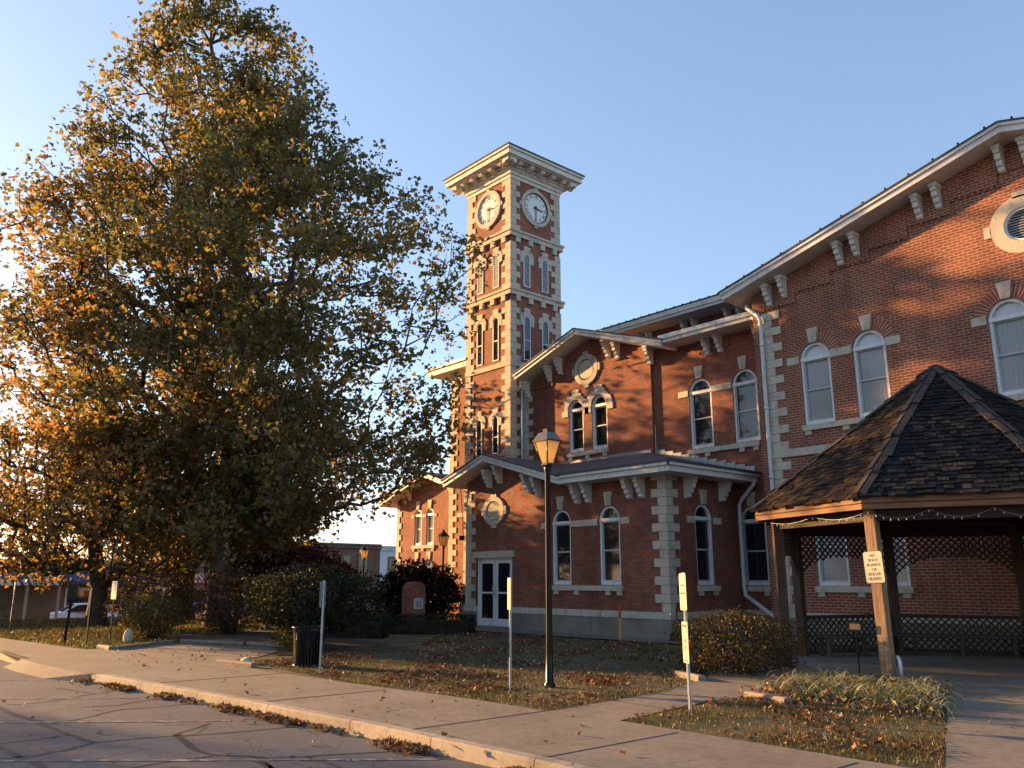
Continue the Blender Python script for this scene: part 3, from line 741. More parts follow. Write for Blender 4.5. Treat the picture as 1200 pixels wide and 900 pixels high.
# oval medallion
def medallion(F, cx, cz, rx, rz, mat='stone'):
    mb = MB(); n = 40; e = lambda k_, j=1: [(cx+rx*k_*cos(2*pi*i/n), cz+rz*k_*sin(2*pi*i/n)) for i in range(n)]
    mb.ring(F, e(1), e(.68), -.02, .07, 'stone'); mb.fpoly(F, e(.60), -.02, .045, 'stone'); mb.fpoly(F, e(.69), -.02, .012, 'found')
    mb.fbox(F, cx-.14, cx+.14, cz+rz*.94, cz+rz*1.16, -.02, .06, 'stone'); mb.fbox(F, cx-.12, cx+.12, cz-rz*1.18, cz-rz*.94, -.02, .06, 'stone')
    for s in (-1, 1):
        a, b = sorted((cx+s*rx*.94, cx+s*rx*1.15)); mb.fbox(F, a, b, cz-.14, cz+.14, -.02, .06, 'stone')
    return mb.build('medallion', CH)
medallion(F2, -21.1, 9.36, .62, .60)
mb = MB(); mb.fpoly(F2, [(-24.7, 9.05), (-22.9, 9.05), (-22.9, 9.5), (-22.2, 9.5), (-22.2, 9.85), (-19.7, 9.85), (-19.7, 9.4), (-18.9, 9.4), (-18.9, 9.1), (-18.06, 9.1), (-18.06, r2(-18.06)-.04), (-20.9, r2(-20.9)-.04), (-24.7, r2(-24.7)-.04)], .002, .05, 'brick_old'); mb.build('corbel_course', CH)
gable_roof(21.4, 5.6, -20.9, 10.74, -24.3, -16.9, .33, .33, .2)
for x in (-24.3, -23.0, -22.42, -19.92, -19.44, -17.95): bracket(F2, x, 10.54-abs(x+20.9)*.33-.09)
quoins(F2, None, -24.6, 0, 5.2, 9.0, 1, 0, long_=.5, short=.25)
# --- main block behind
mb = MB(); mb.fbox(Frame('Y', 27.0), -27.6, -12.0, 8, 12.0, -.3, 0, 'brick_old'); mb.build('wall', CH)
mb = MB(); mb.box(-24.4, -12.0, 26.0, 27.0, 11.95, 12.02, 'white'); mb.box(-24.4, -12.0, 25.94, 26.02, 11.93, 12.16, 'white'); mb.box(-24.4, -12.0, 25.88, 25.96, 12.05, 12.24, 'white'); mb.build('eave_cornice', CH)
mb = MB(); a = [Vector((-24.4, 25.86, 12.30)), Vector((-24.4, 30, 13.4)), Vector((-24.4, 30, 12.6)), Vector((-24.4, 25.86, 12.245))]
mb.prism([v+Vector((12.4, 0, 0)) for v in a][::-1], a[::-1], 'roofdark')
x = -24.3
while x < -12.1: mb.box(x-.02, x+.02, 25.84, 26.2, 12.26, 12.325, 'roofdark'); x += .42
mb.build('roof', CH)
for x in (-22.3, -21.8, -19.95, -19.42, -17.85, -17.3): bracket(Frame('Y', 27.0), x, 11.95)

# --- entrance porch block
PXL, PXR, PYF = -23.9, -14.85, 18.76
pw = [-19.06, -17.02]
rp = lambda x: 5.53-abs(x+22.1)*.3
wall(FP, [(PXL, .74), (-23.30, .74), (-23.30, 2.36), (-21.42, 2.36), (-21.42, .74), (PXR, .74), (PXR, 4.62), (-19.1, 4.62), (-22.1, rp(-22.1)), (PXL, rp(PXL))],
     openings([(x, 1.47, W*.93, HL) for x in pw])+[], 'brick_old', parent=CH)
wall(FPX, [(18.76, .74), (22.3, .74), (22.3, 4.62), (18.76, 4.62)], openings([(20.46, 1.47, W*.93, HL)]), 'brick_old', parent=CH)
mb = MB(); mb.box(PXL, PXL+.3, 18.77, 22.2, 0, 5.0, 'brick_old'); mb.build('wall', CH)
for x in pw: put_window((W*.93, HL, 'glassdark', True), FP, x, 1.47)
put_window((W*.93, HL, 'glassdark', True), FPX, 20.46, 1.47)
band(FP, [(-19.96, -19.52), (-18.6, -17.48), (-16.56, -16.22)], 3.22, 3.41); band(FPX, [(19.66, 20.0), (20.92, 21.3)], 3.22, 3.41)
sill(FP, -19.7, -16.53, 1.45, (-19.3, -18.4, -17.1, -16.65)); sill(FPX, 20.0, 21.0, 1.45, (20.15, 20.85))
mb = MB()
for a, b in ((PXL-.03, -23.30), (-21.42, PXR+.07)):
    mb.fbox(FP, a, b, -.05, .555, -.3, .06, 'found'); mb.fbox(FP, a, b, .557, .745, -.3, .09, 'stone')
mb.fbox(FPX, 18.75, 22.29, -.05, .553, -.3, .058, 'found'); mb.fbox(FPX, 18.75, 22.29, .558, .744, -.3, .087, 'stone')
mb.build('foundation', CH)
quoins(FP, FPX, PXR, PYF, .745, 4.5, -1, 1, long_=.50, short=.27, start=1)
quoins(FP, None, PXL, 0, .745, 4.7, 1, 0, long_=.52, short=.30)
medallion(FP, -22.35, 3.95, .56, .50)
# roof: hip slopes and cross gable
mb = MB(); ze = 4.78; yf = 18.0; xr = -14.1; hip = Vector((-18.3, 22.22, 5.89))
mb.face([(-18.4, yf, ze), (xr, yf, ze), hip, (-22.1, 22.22, 5.89), (-22.1, 21.9, 5.80)], 'roofdark'); mb.face([(xr, yf, ze), (xr, 22.34, ze), (-18.3, 22.34, 5.89), hip], 'roofdark')
mb.face([(-18.4, 22.3, ze-.1), (xr, 22.3, ze-.1), (xr, yf, ze-.1), (-18.4, yf, ze-.1)], 'white')
mb.build('roof', CH)
mb = MB()
mb.box(-18.35, xr, yf, yf+.06, 4.50, 4.76, 'white'); mb.box(-18.35, xr+.07, yf-.08, yf-.002, 4.66, 4.79, 'white'); mb.box(-18.35, xr+.075, yf-.11, yf-.085, 4.74, 4.81, 'roofdark')
mb.box(xr-.06, xr, yf+.062, 22.3, 4.50, 4.76, 'white'); mb.box(xr+.002, xr+.08, yf-.08, 22.3, 4.66, 4.79, 'white'); mb.box(xr+.085, xr+.11, yf-.11, 22.3, 4.74, 4.81, 'roofdark')
mb.box(-18.3, xr-.062, yf+.062, 18.76, 4.50, 4.53, 'white'); mb.box(-14.84, xr-.062, 18.765, 22.3, 4.50, 4.53, 'white')
mb.build('eave_cornice', CH)
mb = MB()
for i in range(12):     # stepped flashing
    t = i/12; x = xr-.1-t*4.1; z = ze+t*1.09; mb.box(x-.36, x, 22.30, 22.34, z-.02, z+.24, 'galv')
for i in range(12):
    x = -24+i*.49; mb.box(x, x+.48, 22.19, 22.215, 5.84, 5.98, 'galv')
mb.build('flashing', CH)
gable_roof(18.0, 4.2, -22.1, 5.80, -24.35, -18.35, .32, .30, .2)
for x in (-22.55, -21.98): bracket(FP, x, 5.50-abs(x+22.1)*.3-.06, BR)
for x in (-20.5, -20.03): bracket(FP, x, 5.50-abs(x+22.1)*.3-.06, BR)
for x in (-18.25, -17.78, -16.12, -15.66): bracket(FP, x, 4.46)
for y in (19.65, 21.35): bracket(FPX, y, 4.46)
# entrance doors
dr = empty('entrance_door', (-22.36, 18.9, .04)); dr.parent = CH; dr.location = dr.location-CH.location
mb = MB(); mb.box(-.93, .93, -.1, -.02, 2.26, 2.32, 'winframe'); mb.box(-.93, -.87, -.1, -.02, 0, 2.26, 'winframe'); mb.box(.87, .93, -.1, -.02, 0, 2.26, 'winframe'); mb.box(-.94, .94, -.12, .02, -.03, .03, 'found')
local('door_frame', mb.mesh('door_frame'), dr)
for s in (-1, 1):
    mb = MB(); a, b = (.01, .86) if s > 0 else (-.86, -.01)
    o = [(a, .04), (b, .04), (b, 2.25), (a, 2.25)]; i = [(a+.11, .30), (b-.11, .30), (b-.11, 2.13), (a+.11, 2.13)]
    mb.ring(LOC, o, i, .03, .08, 'winframe'); mb.fbox(LOC, a+.11, b-.11, 1.12, 1.18, .085, .11, 'winframe')
    mb.fbox(LOC, a+.1, b-.1, .28, 2.15, .045, .052, 'glassdark')
    hx = .07 if s > 0 else -.07
    mb.tube([(hx, -.08, 1.0), (hx, -.14, 1.02), (hx, -.14, 1.38), (hx, -.08, 1.4)], .012, 'galv')
    local('door_leaf', mb.mesh('door_leaf'), dr)
mb = MB(); mb.fbox(FP, -23.45, -21.3, 2.36, 2.58, -.05, .08, 'stone'); mb.build('lintel', CH)
mb = MB(); mb.fbox(FP, -23.3, -21.42, .0, .10, -.3, .0, 'found'); mb.face([(-23.3, 19.02, 0), (-21.42, 19.02, 0), (-21.42, 19.02, 2.4), (-23.3, 19.02, 2.4)], 'glassdark'); mb.build('threshold', CH)

# --- clock tower
TW = MB(); tx0, tx1, ty0, ty1 = -27.65, -24.77, 21.6, 24.48; tcx, tcy = -26.21, 23.04
def tbox(mb, h, z0, z1, mat): mb.box(tcx-h, tcx+h, tcy-h, tcy+h, z0, z1, mat)
tbox(TW, 1.44, 0, 19.1, 'brick_tower'); TWO = TW.build('clock_tower', CH)
def tsub(mb, name): return mb.build(name, TWO)
for z0, z1, zc in ((13.22, 13.50, 12.98), (15.84, 16.13, 15.6)):
    mb = MB(); tbox(mb, 1.44+.17, z1-.1, z1, 'stone'); tbox(mb, 1.44+.12, z0, z1-.102, 'stone')
    for s in range(4):
        for k in range(4):
            u = -1.44+.36+k*.72
            T = Matrix.Translation((tcx, tcy, 0)) @ Matrix.Rotation(pi/2*s, 4, 'Z')
            mb.box(u-.12, u+.12, -1.55, -1.43, zc, z0-.003, 'stone', T)
    tsub(mb, 'belt_course')
mb = MB(); tbox(mb, 1.50, 10.15, 10.36, 'stone'); tsub(mb, 'belt_course')
for (z0, z1) in ((.7, 10.14), (10.37, 12.97), (13.51, 15.59), (16.14, 18.5)):
    n = round((z1-z0)/.26); hh = (z1-z0)/n
    for sx in (-1, 1):
        for sy in (-1, 1):
            mb = MB()
            for k in range(n):
                a = .56 if k % 2 == 0 else .34; z = z0+k*hh; x = tcx+sx*1.475; y = tcy+sy*1.475
                mb.box(*sorted((x, x-sx*a)), *sorted((y, y-sy*.1)), z+.005, z+hh-.005, 'stone')
                mb.box(*sorted((x-sx*.002, x-sx*.1)), *sorted((y-sy*.101, y-sy*a)), z+.006, z+hh-.006, 'stone')
            tsub(mb, 'quoin_column')
mb = MB()
for h, a, b in ((1.50, 18.50, 18.66), (1.56, 18.662, 18.80), (1.60, 18.80, 18.82), (1.68, 18.96, 19.06), (1.62, 18.82, 18.96), (1.50, 19.06, 19.14), (2.10, 19.10, 19.2), (2.20, 19.14, 19.36), (2.27, 19.362, 19.47)): tbox(mb, h, a, b, 'cream')
for s in range(4):
    T = Matrix.Translation((tcx, tcy, 0)) @ Matrix.Rotation(pi/2*s, 4, 'Z')
    for k in range(26): u = -1.56+k*.1248; mb.box(u-.035, u+.035, -1.66, -1.6, 18.83, 18.93, 'cream', T)
    for k in range(7):
        u = -1.95+k*.65; a = [(-2.0, 19.13), (-2.0, 19.02), (-1.93, 18.95), (-1.82, 18.97), (-1.75, 18.9), (-1.62, 18.88), (-1.62, 19.13)]
        mb.prism([T @ Vector((u+.11, y, z)) for y, z in a], [T @ Vector((u-.11, y, z)) for y, z in a], 'cream')
tsub(mb, 'cornice')
mb = MB(); h = 2.31; z = 19.472
mb.faces([Vector((tcx+sx*h, tcy+sy*h, z)) for sx, sy in ((-1,-1),(1,-1),(1,1),(-1,1))]+[Vector((tcx+sx*h, tcy+sy*h, z+.05)) for sx, sy in ((-1,-1),(1,-1),(1,1),(-1,1))]+[Vector((tcx, tcy, z+.42))], [(3,2,1,0),(0,1,5,4),(1,2,6,5),(2,3,7,6),(3,0,4,7),(4,5,8),(5,6,8),(6,7,8),(7,4,8)], 'roofdark')
tsub(mb, 'roof')
def clock(F, uc):
    mb = MB(); zc = 17.49; n = 40; c = lambda r: [(uc+r*cos(2*pi*k/n), zc+r*sin(2*pi*k/n)) for k in range(n)]
    mb.ring(F, c(.86), c(.70), -.02, .09, 'stone'); mb.ring(F, c(.705), c(.655), -.02, .06, 'black_iron' if F.k == 'X' else 'cream'); mb.fpoly(F, c(.66), -.02, .03, 'clockface')
    for a in (0, pi/2, pi, 3*pi/2):
        u, z = uc+.86*cos(a), zc+.86*sin(a); mb.fbox(F, u-.09, u+.09, z-.09, z+.09, -.02, .08, 'stone')
    R = Matrix.Rotation(pi/2, 4, 'X') if F.k == 'Y' else Matrix.Rotation(pi/2, 4, 'Z') @ Matrix.Rotation(pi/2, 4, 'X')
    for i, t in enumerate(('XII', 'I', 'II', 'III', 'IIII', 'V', 'VI', 'VII', 'VIII', 'IX', 'X', 'XI')):
        a = -2*pi*i/12; r = .53; p = F.p(uc-r*sin(a), zc+r*cos(a), .034)
        mb.text(t, .21, 'ink', Matrix.Translation(p) @ R @ Matrix.Rotation(a, 4, 'Z') @ Matrix.Scale(1.1, 4, (0, 1, 0)), .003)
    for a, L, w in ((-radians(98), .40, .045), (-radians(181), .56, .03)):
        q = [(-w, -.12), (w, -.12), (w*.5, L), (-w*.5, L)]
        P = [(uc+x*cos(a)-y*sin(a), zc+x*sin(a)+y*cos(a)) for x, y in q]; mb.fpoly(F, P, .045+L*.02, .055+L*.02, 'ink')
    mb.fpoly(F, [(uc+.05*cos(k*pi/6), zc+.05*sin(k*pi/6)) for k in range(12)], .03, .075, 'ink')
    return mb.build('clock_face', TWO)
M['clockface'] = mat_plain('clock face enamel', (.72, .72, .68), .35)
clock(FT, tcx); clock(FTX, tcy)
def slit(F, u, z0, z1, w, louvre, hoodh=True):
    mb = MB(); zs = z1-w/2; t = .04
    o = arch(u, w, z0, zs, 8); i = [(u-w/2+t, z0+t), (u+w/2-t, z0+t)]+[(u+(w/2-t)*cos(pi*k/8), zs+(w/2-t)*sin(pi*k/8)) for k in range(9)]
    mb.ring(F, o, i, -.02, .035, 'winframe')
    if louvre:
        z = z0+.06
        while z < zs+.05: mb.fpoly(F, [(u-w/2+t, z), (u+w/2-t, z), (u+w/2-t, z+.05), (u-w/2+t, z+.05)], .006, .024 if int(z*100) % 2 else .02, 'louver'); z += .085
    else: mb.fbox(F, u-w/2+t, u+w/2-t, (z0+zs)/2-.02, (z0+zs)/2+.02, .0, .03, 'winframe')
    mb.fpoly(F, i, .0, .005, 'black_iron' if louvre else 'glassdark')
    for k in range(8):
        a0, a1 = pi*k/8, pi*(k+1)/8; ro = w/2+(.24 if k in (0, 1, 6, 7) else .2 if k in (2, 5) else .36); P = lambda a, r: (u+r*cos(a), zs+r*sin(a))
        mb.fpoly(F, [P(a0, w/2), P(a0, ro), P(a1, ro), P(a1, w/2)], -.02, .05 if k % 2 else .046, 'stone')
    for s in (-1, 1):
        a, b = sorted((u+s*w/2, u+s*(w/2+.2))); mb.fbox(F, a, b, zs-.24, zs-.003, -.02, .045, 'stone')
    return mb.build('slit_window', TWO)
for F, c0 in ((FT, tcx), (FTX, tcy)):
    for s in (-.53, .53):
        slit(F, c0+s, 13.72, 15.2, .38, True); slit(F, c0+s, 10.5, 12.42, .38, False)
        if F is FT: slit(F, c0+s, 6.6, 8.17, .38, False)

# --- main body left of the tower and the far left wing
mb = MB(); mb.fbox(FB, -29.8, -27.4, 0, 10.75, -8, 0, 'brick_tower'); mb.build('wall', CH)
mb = MB(); mb.box(-30.6, -27.66, 21.65, 30, 10.72, 10.8, 'white'); mb.box(-30.6, -27.66, 21.6, 21.68, 10.70, 10.95, 'white'); mb.box(-30.66, -27.66, 21.52, 30, 10.952, 11.05, 'white'); mb.build('eave_cornice', CH)
for x in (-29.3, -28.8): bracket(FB, x, 10.68)
quoins(FB, None, -29.8, 0, .7, 10.5, 1, 0, long_=.55, short=.3)
band(FB, [(-29.2, -27.7)], 4.28, 4.46)
lw = [-35.2, -34.18]
rl = lambda x: 6.62-abs(x+34.0)*.32
wall(FL, [(-37.1, 0), (-29.8, 0), (-29.8, 5.2), (-30.9, rl(-30.9)), (-34.0, rl(-34.0)), (-37.1, rl(-37.1))], openings([(x, 3.32, .62, 1.48) for x in lw]+[(x, .9, .62, 1.35) for x in lw]), 'brick_tower', parent=CH)
mb = MB(); mb.box(-37.1, -36.8, 24.51, 32, 0, 5.4, 'brick_tower'); mb.build('wall', CH)
for x in lw:
    put_window((.62, 1.48, 'blind', False), FL, x, 3.32); put_window((.62, 1.35, 'glassdark', False), FL, x, .9)
band(FL, [(-35.75, -35.52), (-34.88, -34.5), (-33.86, -33.6)], 4.68, 4.82); sill(FL, -35.65, -33.7, 3.3, (-35.5, -34.7, -33.85)); sill(FL, -35.65, -33.7, .88, ())
quoins(FL, None, -37.1, 0, .0, 5.4, 1, 0, long_=.45, short=.25, period=.6)
mb = MB(); mb.fbox(FL, -37.15, -29.8, -.05, .7, -.3, .06, 'stone'); mb.build('foundation', CH)
gable_roof(23.8, 8, -34.0, 6.82, -37.9, -29.82, .32, .32, .2)
for x in (-36.3, -35.9, -32.4, -32.0): add('bracket', BR2, CH, FL.matrix(x, 6.6-abs(x+34)*.32))
# --- downspouts
mb = MB(); r = .06
mb.tube([(-13.5, 21.35, 9.78), (-13.45, 21.3, 9.66), (-12.98, 21.08, 9.28), (-12.9, 21.08, 9.1), (-12.9, 21.08, 5.2), (-12.9, 21.08, .9), (-12.9, 21.08, .1)], r, 'downspout', 8)
for z in (8.3, 6.4, 4.4, 2.4): mb.tube([(-12.9, 21.08, z), (-12.9, 21.08, z+.08)], r*1.2, 'downspout', 8)
mb.build('downspout', CH)
mb = MB(); mb.tube([(-13.4, 21.45, 9.4), (-13.1, 21.3, 9.1), (-12.9, 21.12, 8.95)], .05, 'downspout', 8); mb.build('downspout', CH)
mb = MB(); mb.tube([(-14.12, 22.12, 4.6), (-14.14, 22.12, 4.45), (-14.6, 22.14, 4.02), (-14.72, 22.14, 3.85), (-14.72, 22.14, 1.4), (-14.66, 22.1, 1.15), (-14.3, 21.95, 1.0), (-13.3, 21.5, .55)], .065, 'downspout', 8)
for z in (3.3, 2.0): mb.tube([(-14.72, 22.14, z), (-14.72, 22.14, z+.07)], .08, 'downspout', 8)
mb.build('downspout', CH)
mb = MB(); mb.box(-25.12+.45, -24.9+.55, 21.98, 22.2, 9.2, 9.5, 'white'); mb.tube([(-24.62, 22.1, 9.25), (-24.62, 22.1, 5.2)], .055, 'downspout', 8); mb.build('downspout', CH)
mb = MB(); mb.tube([(-16.95, 26.1, 11.9), (-16.8, 26.9, 11.5), (-16.8, 26.92, 10.5)], .06, 'downspout', 8); mb.build('downspout', CH)
mb = MB(); mb.tube([(-24.1, 18.6, 4.9), (-24.06, 18.7, 3.8), (-24.02, 18.7, 3.1)], .015, 'black_iron', 6); mb.box(-24.12, -23.98, 18.6, 18.72, 3.0, 3.16, 'black_iron'); mb.build('wall_light', CH)

# ------------------------------------------------------------------ gazebo
GC = Vector((-6.587, 17.076, 0)); GR = 3.793; GP = 3.36; ZE = 2.93; ZA = 5.78; G0 = radians(-89.27)
gv = [GC+Vector((GR*cos(G0+i*pi/4), GR*sin(G0+i*pi/4), 0)) for i in range(8)]
gp = [GC+Vector((GP*cos(G0+i*pi/4), GP*sin(G0+i*pi/4), 0)) for i in range(8)]
GZ = empty('gazebo', tuple(GC)); tag(GZ, 'octagonal open gazebo with dark wood shake roof and lattice sides beside the courthouse', 'gazebo')
def shakes():
    V = []; Fc = []; C = []; UV = []
    A = GC+Vector((0, 0, ZA)); rs = random.Random(3)
    for f in range(8):
        a = gv[f]+Vector((0, 0, ZE)); b = gv[(f+1) % 8]+Vector((0, 0, ZE)); m = (a+b)/2
        t = (b-a).normalized(); s = (A-m); L = s.length; s = s/L; n = t.cross(s).normalized()
        if n.z < 0: n = -n
        Wd = (b-a).length; ex = .13; row = 0; y = -.05
        while y < L-.12:
            w = Wd*(1-max(y, 0)/L)/2; x = -w-rs.random()*.08
            while x < w:
                sw = rs.choice((.07, .1, .13, .17, .22))*rs.uniform(.85, 1.15); x1 = min(x+sw, w+.01); x0 = max(x, -w-.01)
                if x1-x0 > .02:
                    th = rs.uniform(.012, .042); ln = .2; jit = rs.uniform(-.03, .03); tw = rs.uniform(-.006, .006)
                    o = len(V); q = m+n*(.012)
                    y1 = min(y+ln, L); wn = Wd*(1-y1/L)/2
                    X = [(x0+.005, y+jit), (x1-.005, y+jit+tw), (min(max(x1-.005, -wn), wn), y1), (min(max(x0+.005, -wn), wn), y1)]
                    for k, (u, v) in enumerate(X): V.append(q+t*u+s*v+n*(th+.012 if k < 2 else .006))
                    for k, (u, v) in enumerate(X[:2]): V.append(q+t*u+s*v+n*(-.004))
                    Fs = [(o, o+1, o+2, o+3), (o+4, o+5, o+1, o), (o, o+3, o+4, o+4), (o+1, o+5, o+2, o+2)]
                    g = rs.random(); up = y/L
                    if f in (6, 7, 5): base = [(.045, .028, .016), (.022, .018, .015), (.085, .05, .02), (.015, .013, .012)][rs.randrange(4)]  # sunward faces browner: some moss, and sunlight put into the colour
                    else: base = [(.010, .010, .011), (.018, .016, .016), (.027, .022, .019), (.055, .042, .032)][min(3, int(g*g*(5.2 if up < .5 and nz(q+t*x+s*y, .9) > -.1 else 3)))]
                    k_ = rs.uniform(.75, 1.3)
                    for fc in Fs[:2]: Fc.append(fc); C.append([c*k_ for c in base]); UV.append([X[0], X[1], X[2], X[3]])
                    for tri in ((o, o+3, o+4), (o+1, o+5, o+2)): Fc.append(tri); C.append([c*k_ for c in base]); UV.append([X[0]]*3)
                x += sw
            y += ex
    me = bpy.data.meshes.new('roof'); me.from_pydata([tuple(v) for v in V], [], Fc)
    a = me.attributes.new('leafcol', 'FLOAT_COLOR', 'FACE')
    for i, c in enumerate(C): a.data[i].color = (*c, 1)
    uv = me.uv_layers.new(name='UVMap').data; k = 0
    for i, p in enumerate(me.polygons):
        for j in range(len(p.vertices)): uv[k].uv = UV[i][j]; k += 1
    me.materials.append(M['shake']); return me
add('roof', shakes(), GZ)
mb = MB(); A = GC+Vector((0, 0, ZA))
for f in range(8):
    a = gv[f]+Vector((0, 0, ZE)); b = gv[(f+1) % 8]+Vector((0, 0, ZE)); mb.face([a, b, A], 'beam')
    d = Vector((0, 0, .1)); mb.face([b-d+ (GC-b)*.003, a-d+(GC-a)*.003, A-d*1.4], 'lattice')
for f in range(8):                                                # rafters
    a = gv[f]+Vector((0, 0, ZE-.14)); t = (A-a); s = Vector((-sin(G0+f*pi/4), cos(G0+f*pi/4), 0))*.03
    p0 = a+t*.04; p1 = a+t*.97; u = Vector((0, 0, .13))
    mb.prism([p0-s, p0+s, p0+s-u, p0-s-u], [p1-s, p1+s, p1+s-u, p1-s-u], 'lattice')
mb.build('roof_deck', GZ)
mb = MB()                                                          # hip boards, lapped in lengths
for f in range(8):
    a = gv[f]+Vector((0, 0, ZE)); t = (A-a).normalized(); L = (A-a).length
    for sd in (-1, 1):
        o = gv[(f+sd) % 8]+Vector((0, 0, ZE)); s = ((o-a)-t*(o-a).dot(t)).normalized(); n = t.cross(s); n = n if n.z > 0 else -n
        k = 0.02; j = 0
        while k < L-.2:
            e = min(k+random.uniform(.45, .8), L-.02); sk = random.uniform(-.015, .03); lift = .05+.01*(j % 2); w = .105
            if f == 0 and 1.0 < k < 1.5: sk = .06
            p = [a+t*k+n*(lift+.03)-s*.0, a+t*e+n*(lift), a+t*e+n*lift+s*w, a+t*k+n*(lift+.03)+s*(w+sk)]
            mb.prism(p, [q-n*.022 for q in p], 'shakecap'); k = e-.03; j += 1
M['shakecap'] = mat_wood('hip board wood', (.014, .012, .011), (.06, .043, .03), (9, 9, 9))
mb.lathe([(.0, ZA-.02), (.22, ZA-.12), (.26, ZA-.16), (.24, ZA-.2)][::-1], 'shakecap', 8, (GC.x, GC.y, 0), False)
mb.build('hip_cap', GZ)
mb = MB()
for f in range(8):
    a, b = gv[f], gv[(f+1) % 8]; c = (a+b)/2; nrm = (c-GC).normalized(); t = (b-a).normalized()
    p = [a+Vector((0, 0, ZE-.20)), b+Vector((0, 0, ZE-.20)), b+Vector((0, 0, ZE-.01)), a+Vector((0, 0, ZE-.01))]
    mb.prism([q-(GC-q).normalized()*0 - Vector(((q-GC).x, (q-GC).y, 0)).normalized()*.03 for q in p], [q-Vector(((q-GC).x, (q-GC).y, 0)).normalized()*.075 for q in p], 'beam')
mb.build('fascia', GZ)
mb = MB()
for f in range(8):
    a, b = gp[f], gp[(f+1) % 8]; t = (b-a).normalized(); nrm = ((a+b)/2-GC).normalized(); o = nrm*.04
    for z0, z1 in ((2.56, 2.74),):
        p = [a+o+Vector((0, 0, z0)), b+o+Vector((0, 0, z0)), b+o+Vector((0, 0, z1)), a+o+Vector((0, 0, z1))]
        mb.prism(p, [q-o*2 for q in p], 'lattice')
mb.build('ring_beam', GZ)
for f in range(8):
    mb = MB(); w = .088; z1 = 2.78; rz = 0 if f == 0 else (0 if f % 2 == 0 else pi/4)
    lean = Vector((-.05, 0, 0)) if f == 0 else Vector((0, 0, 0))
    T = Matrix.Translation(gp[f]) @ Matrix.Rotation(rz, 4, 'Z'); P = []
    for k in range(5):
        z = z1*k/4; r = w*(1+.02*random.uniform(-1, 1)); o = lean*(k/4)
        P.append([T @ (Vector((sx*r, sy*r, z))+o) for sx, sy in ((-1,-1), (1,-1), (1,1), (-1,1))])
    V = [q for l in P for q in l]; idx = [(3,2,1,0), (16,17,18,19)]+[(k*4+i, k*4+(i+1) % 4, (k+1)*4+(i+1) % 4, (k+1)*4+i) for k in range(4) for i in range(4)]
    mb.faces(V, idx, 'post' if f in (0, 1) else 'postshade'); mb.build('post', GZ)  # sunlit copy on the front posts, shaded copy on the others
def lattice_panel(name, a, b, inside, umax, z0, z1, rails=()):
    mb = MB(); t = (b-a).normalized(); n = Vector((t.y, -t.x, 0)); L = (b-a).length; st = .105; w = .017; k0 = 1/sqrt(2)
    for fam in (0, 1):
        c = -z1-2
        cs = np.arange(-z1-.1, L+z1+.2, st*1.414)
        for c in cs:
            run = None; pts = []
            for z in np.arange(z0, z1+.001, .02):
                u = c+z if fam == 0 else c+z1-z+0
                ok = .05 < u < L-.05 and inside(u/L, z)
                if ok and run is None: run = (u, z)
                if (not ok or z+.02 > z1) and run is not None:
                    if abs(z-run[1]) > .03: pts.append((run, (u, z)))
                    run = None
            for (u0, za), (u1, zb) in pts:
                s = 1 if fam == 0 else -1; dn = n*(.006 if fam == 0 else -.006); th = n*.005
                p = lambda u, z: a+t*u+Vector((0, 0, z))+dn
                ox, oz = w*k0*s, w*k0
                q = [p(u0+ox, za-oz), p(u1+ox, zb-oz), p(u1-ox, zb+oz), p(u0-ox, za+oz)]
                mb.prism([v+th for v in q], [v-th for v in q], 'lattice')
    for za, zb in rails:
        q = [a+Vector((0, 0, za)), b+Vector((0, 0, za)), b+Vector((0, 0, zb)), a+Vector((0, 0, zb))]; mb.prism([v+n*.025 for v in q], [v-n*.025 for v in q], 'lattice')
    return mb.build(name, GZ)
for f in (2, 3, 4, 5, 6):
    a, b = gp[f], gp[(f+1) % 8]
    lattice_panel('arched_lattice', a, b, lambda u, z: z > 1.38+.72*sqrt(max(0, 1-abs(2*u-1)**2.2)), 1, 1.36, 2.6)
for f in (2, 3, 4, 5):
    a, b = gp[f], gp[(f+1) % 8]
    lattice_panel('railing', a, b, lambda u, z: True, 1, .12, .80, ((.78, .86), (.06, .12), (.40, .45)))
for f in (3, 4, 5):
    a, b = gp[f], gp[(f+1) % 8]; t = (b-a).normalized(); n = (GC-(a+b)/2).normalized(); mb = MB()
    a2, b2 = a+n*.1+t*.15, b+n*.1-t*.15; L = (b2-a2).length
    for k in range(3):
        q = [a2+n*(k*.12), b2+n*(k*.12)-t*(k*.05), b2+n*(k*.12+.105)-t*(k*.05), a2+n*(k*.12+.105)]; mb.prism([v+Vector((0, 0, .45)) for v in q], [v+Vector((0, 0, .41)) for v in q], 'bench')
    for u in (.15, L/2, L-.2):
        for d in (.06, .3): c = a2+t*u+n*d; mb.box(c.x-.04, c.x+.04, c.y-.04, c.y+.04, .0, .408, 'bench')
    mb.build('bench', GZ)
mb = MB(); p = gp[0]; mb.tube([(p.x+.13, p.y+.05, .42), (p.x+.16, p.y+.03, .40), (p.x+.19, p.y, .34), (p.x+.19, p.y, .12)], .028, 'downspout', 8); mb.build('conduit_elbow', GZ)
mb = MB(); pts = [(GC.x+3.58*cos(G0+i*pi/4), GC.y+3.58*sin(G0+i*pi/4)) for i in range(8)]; mb.prism([Vector((x, y, .024)) for x, y in pts], [Vector((x, y, -.05)) for x, y in pts], 'concrete', cap_b=False); mb.build('floor_slab', GZ)
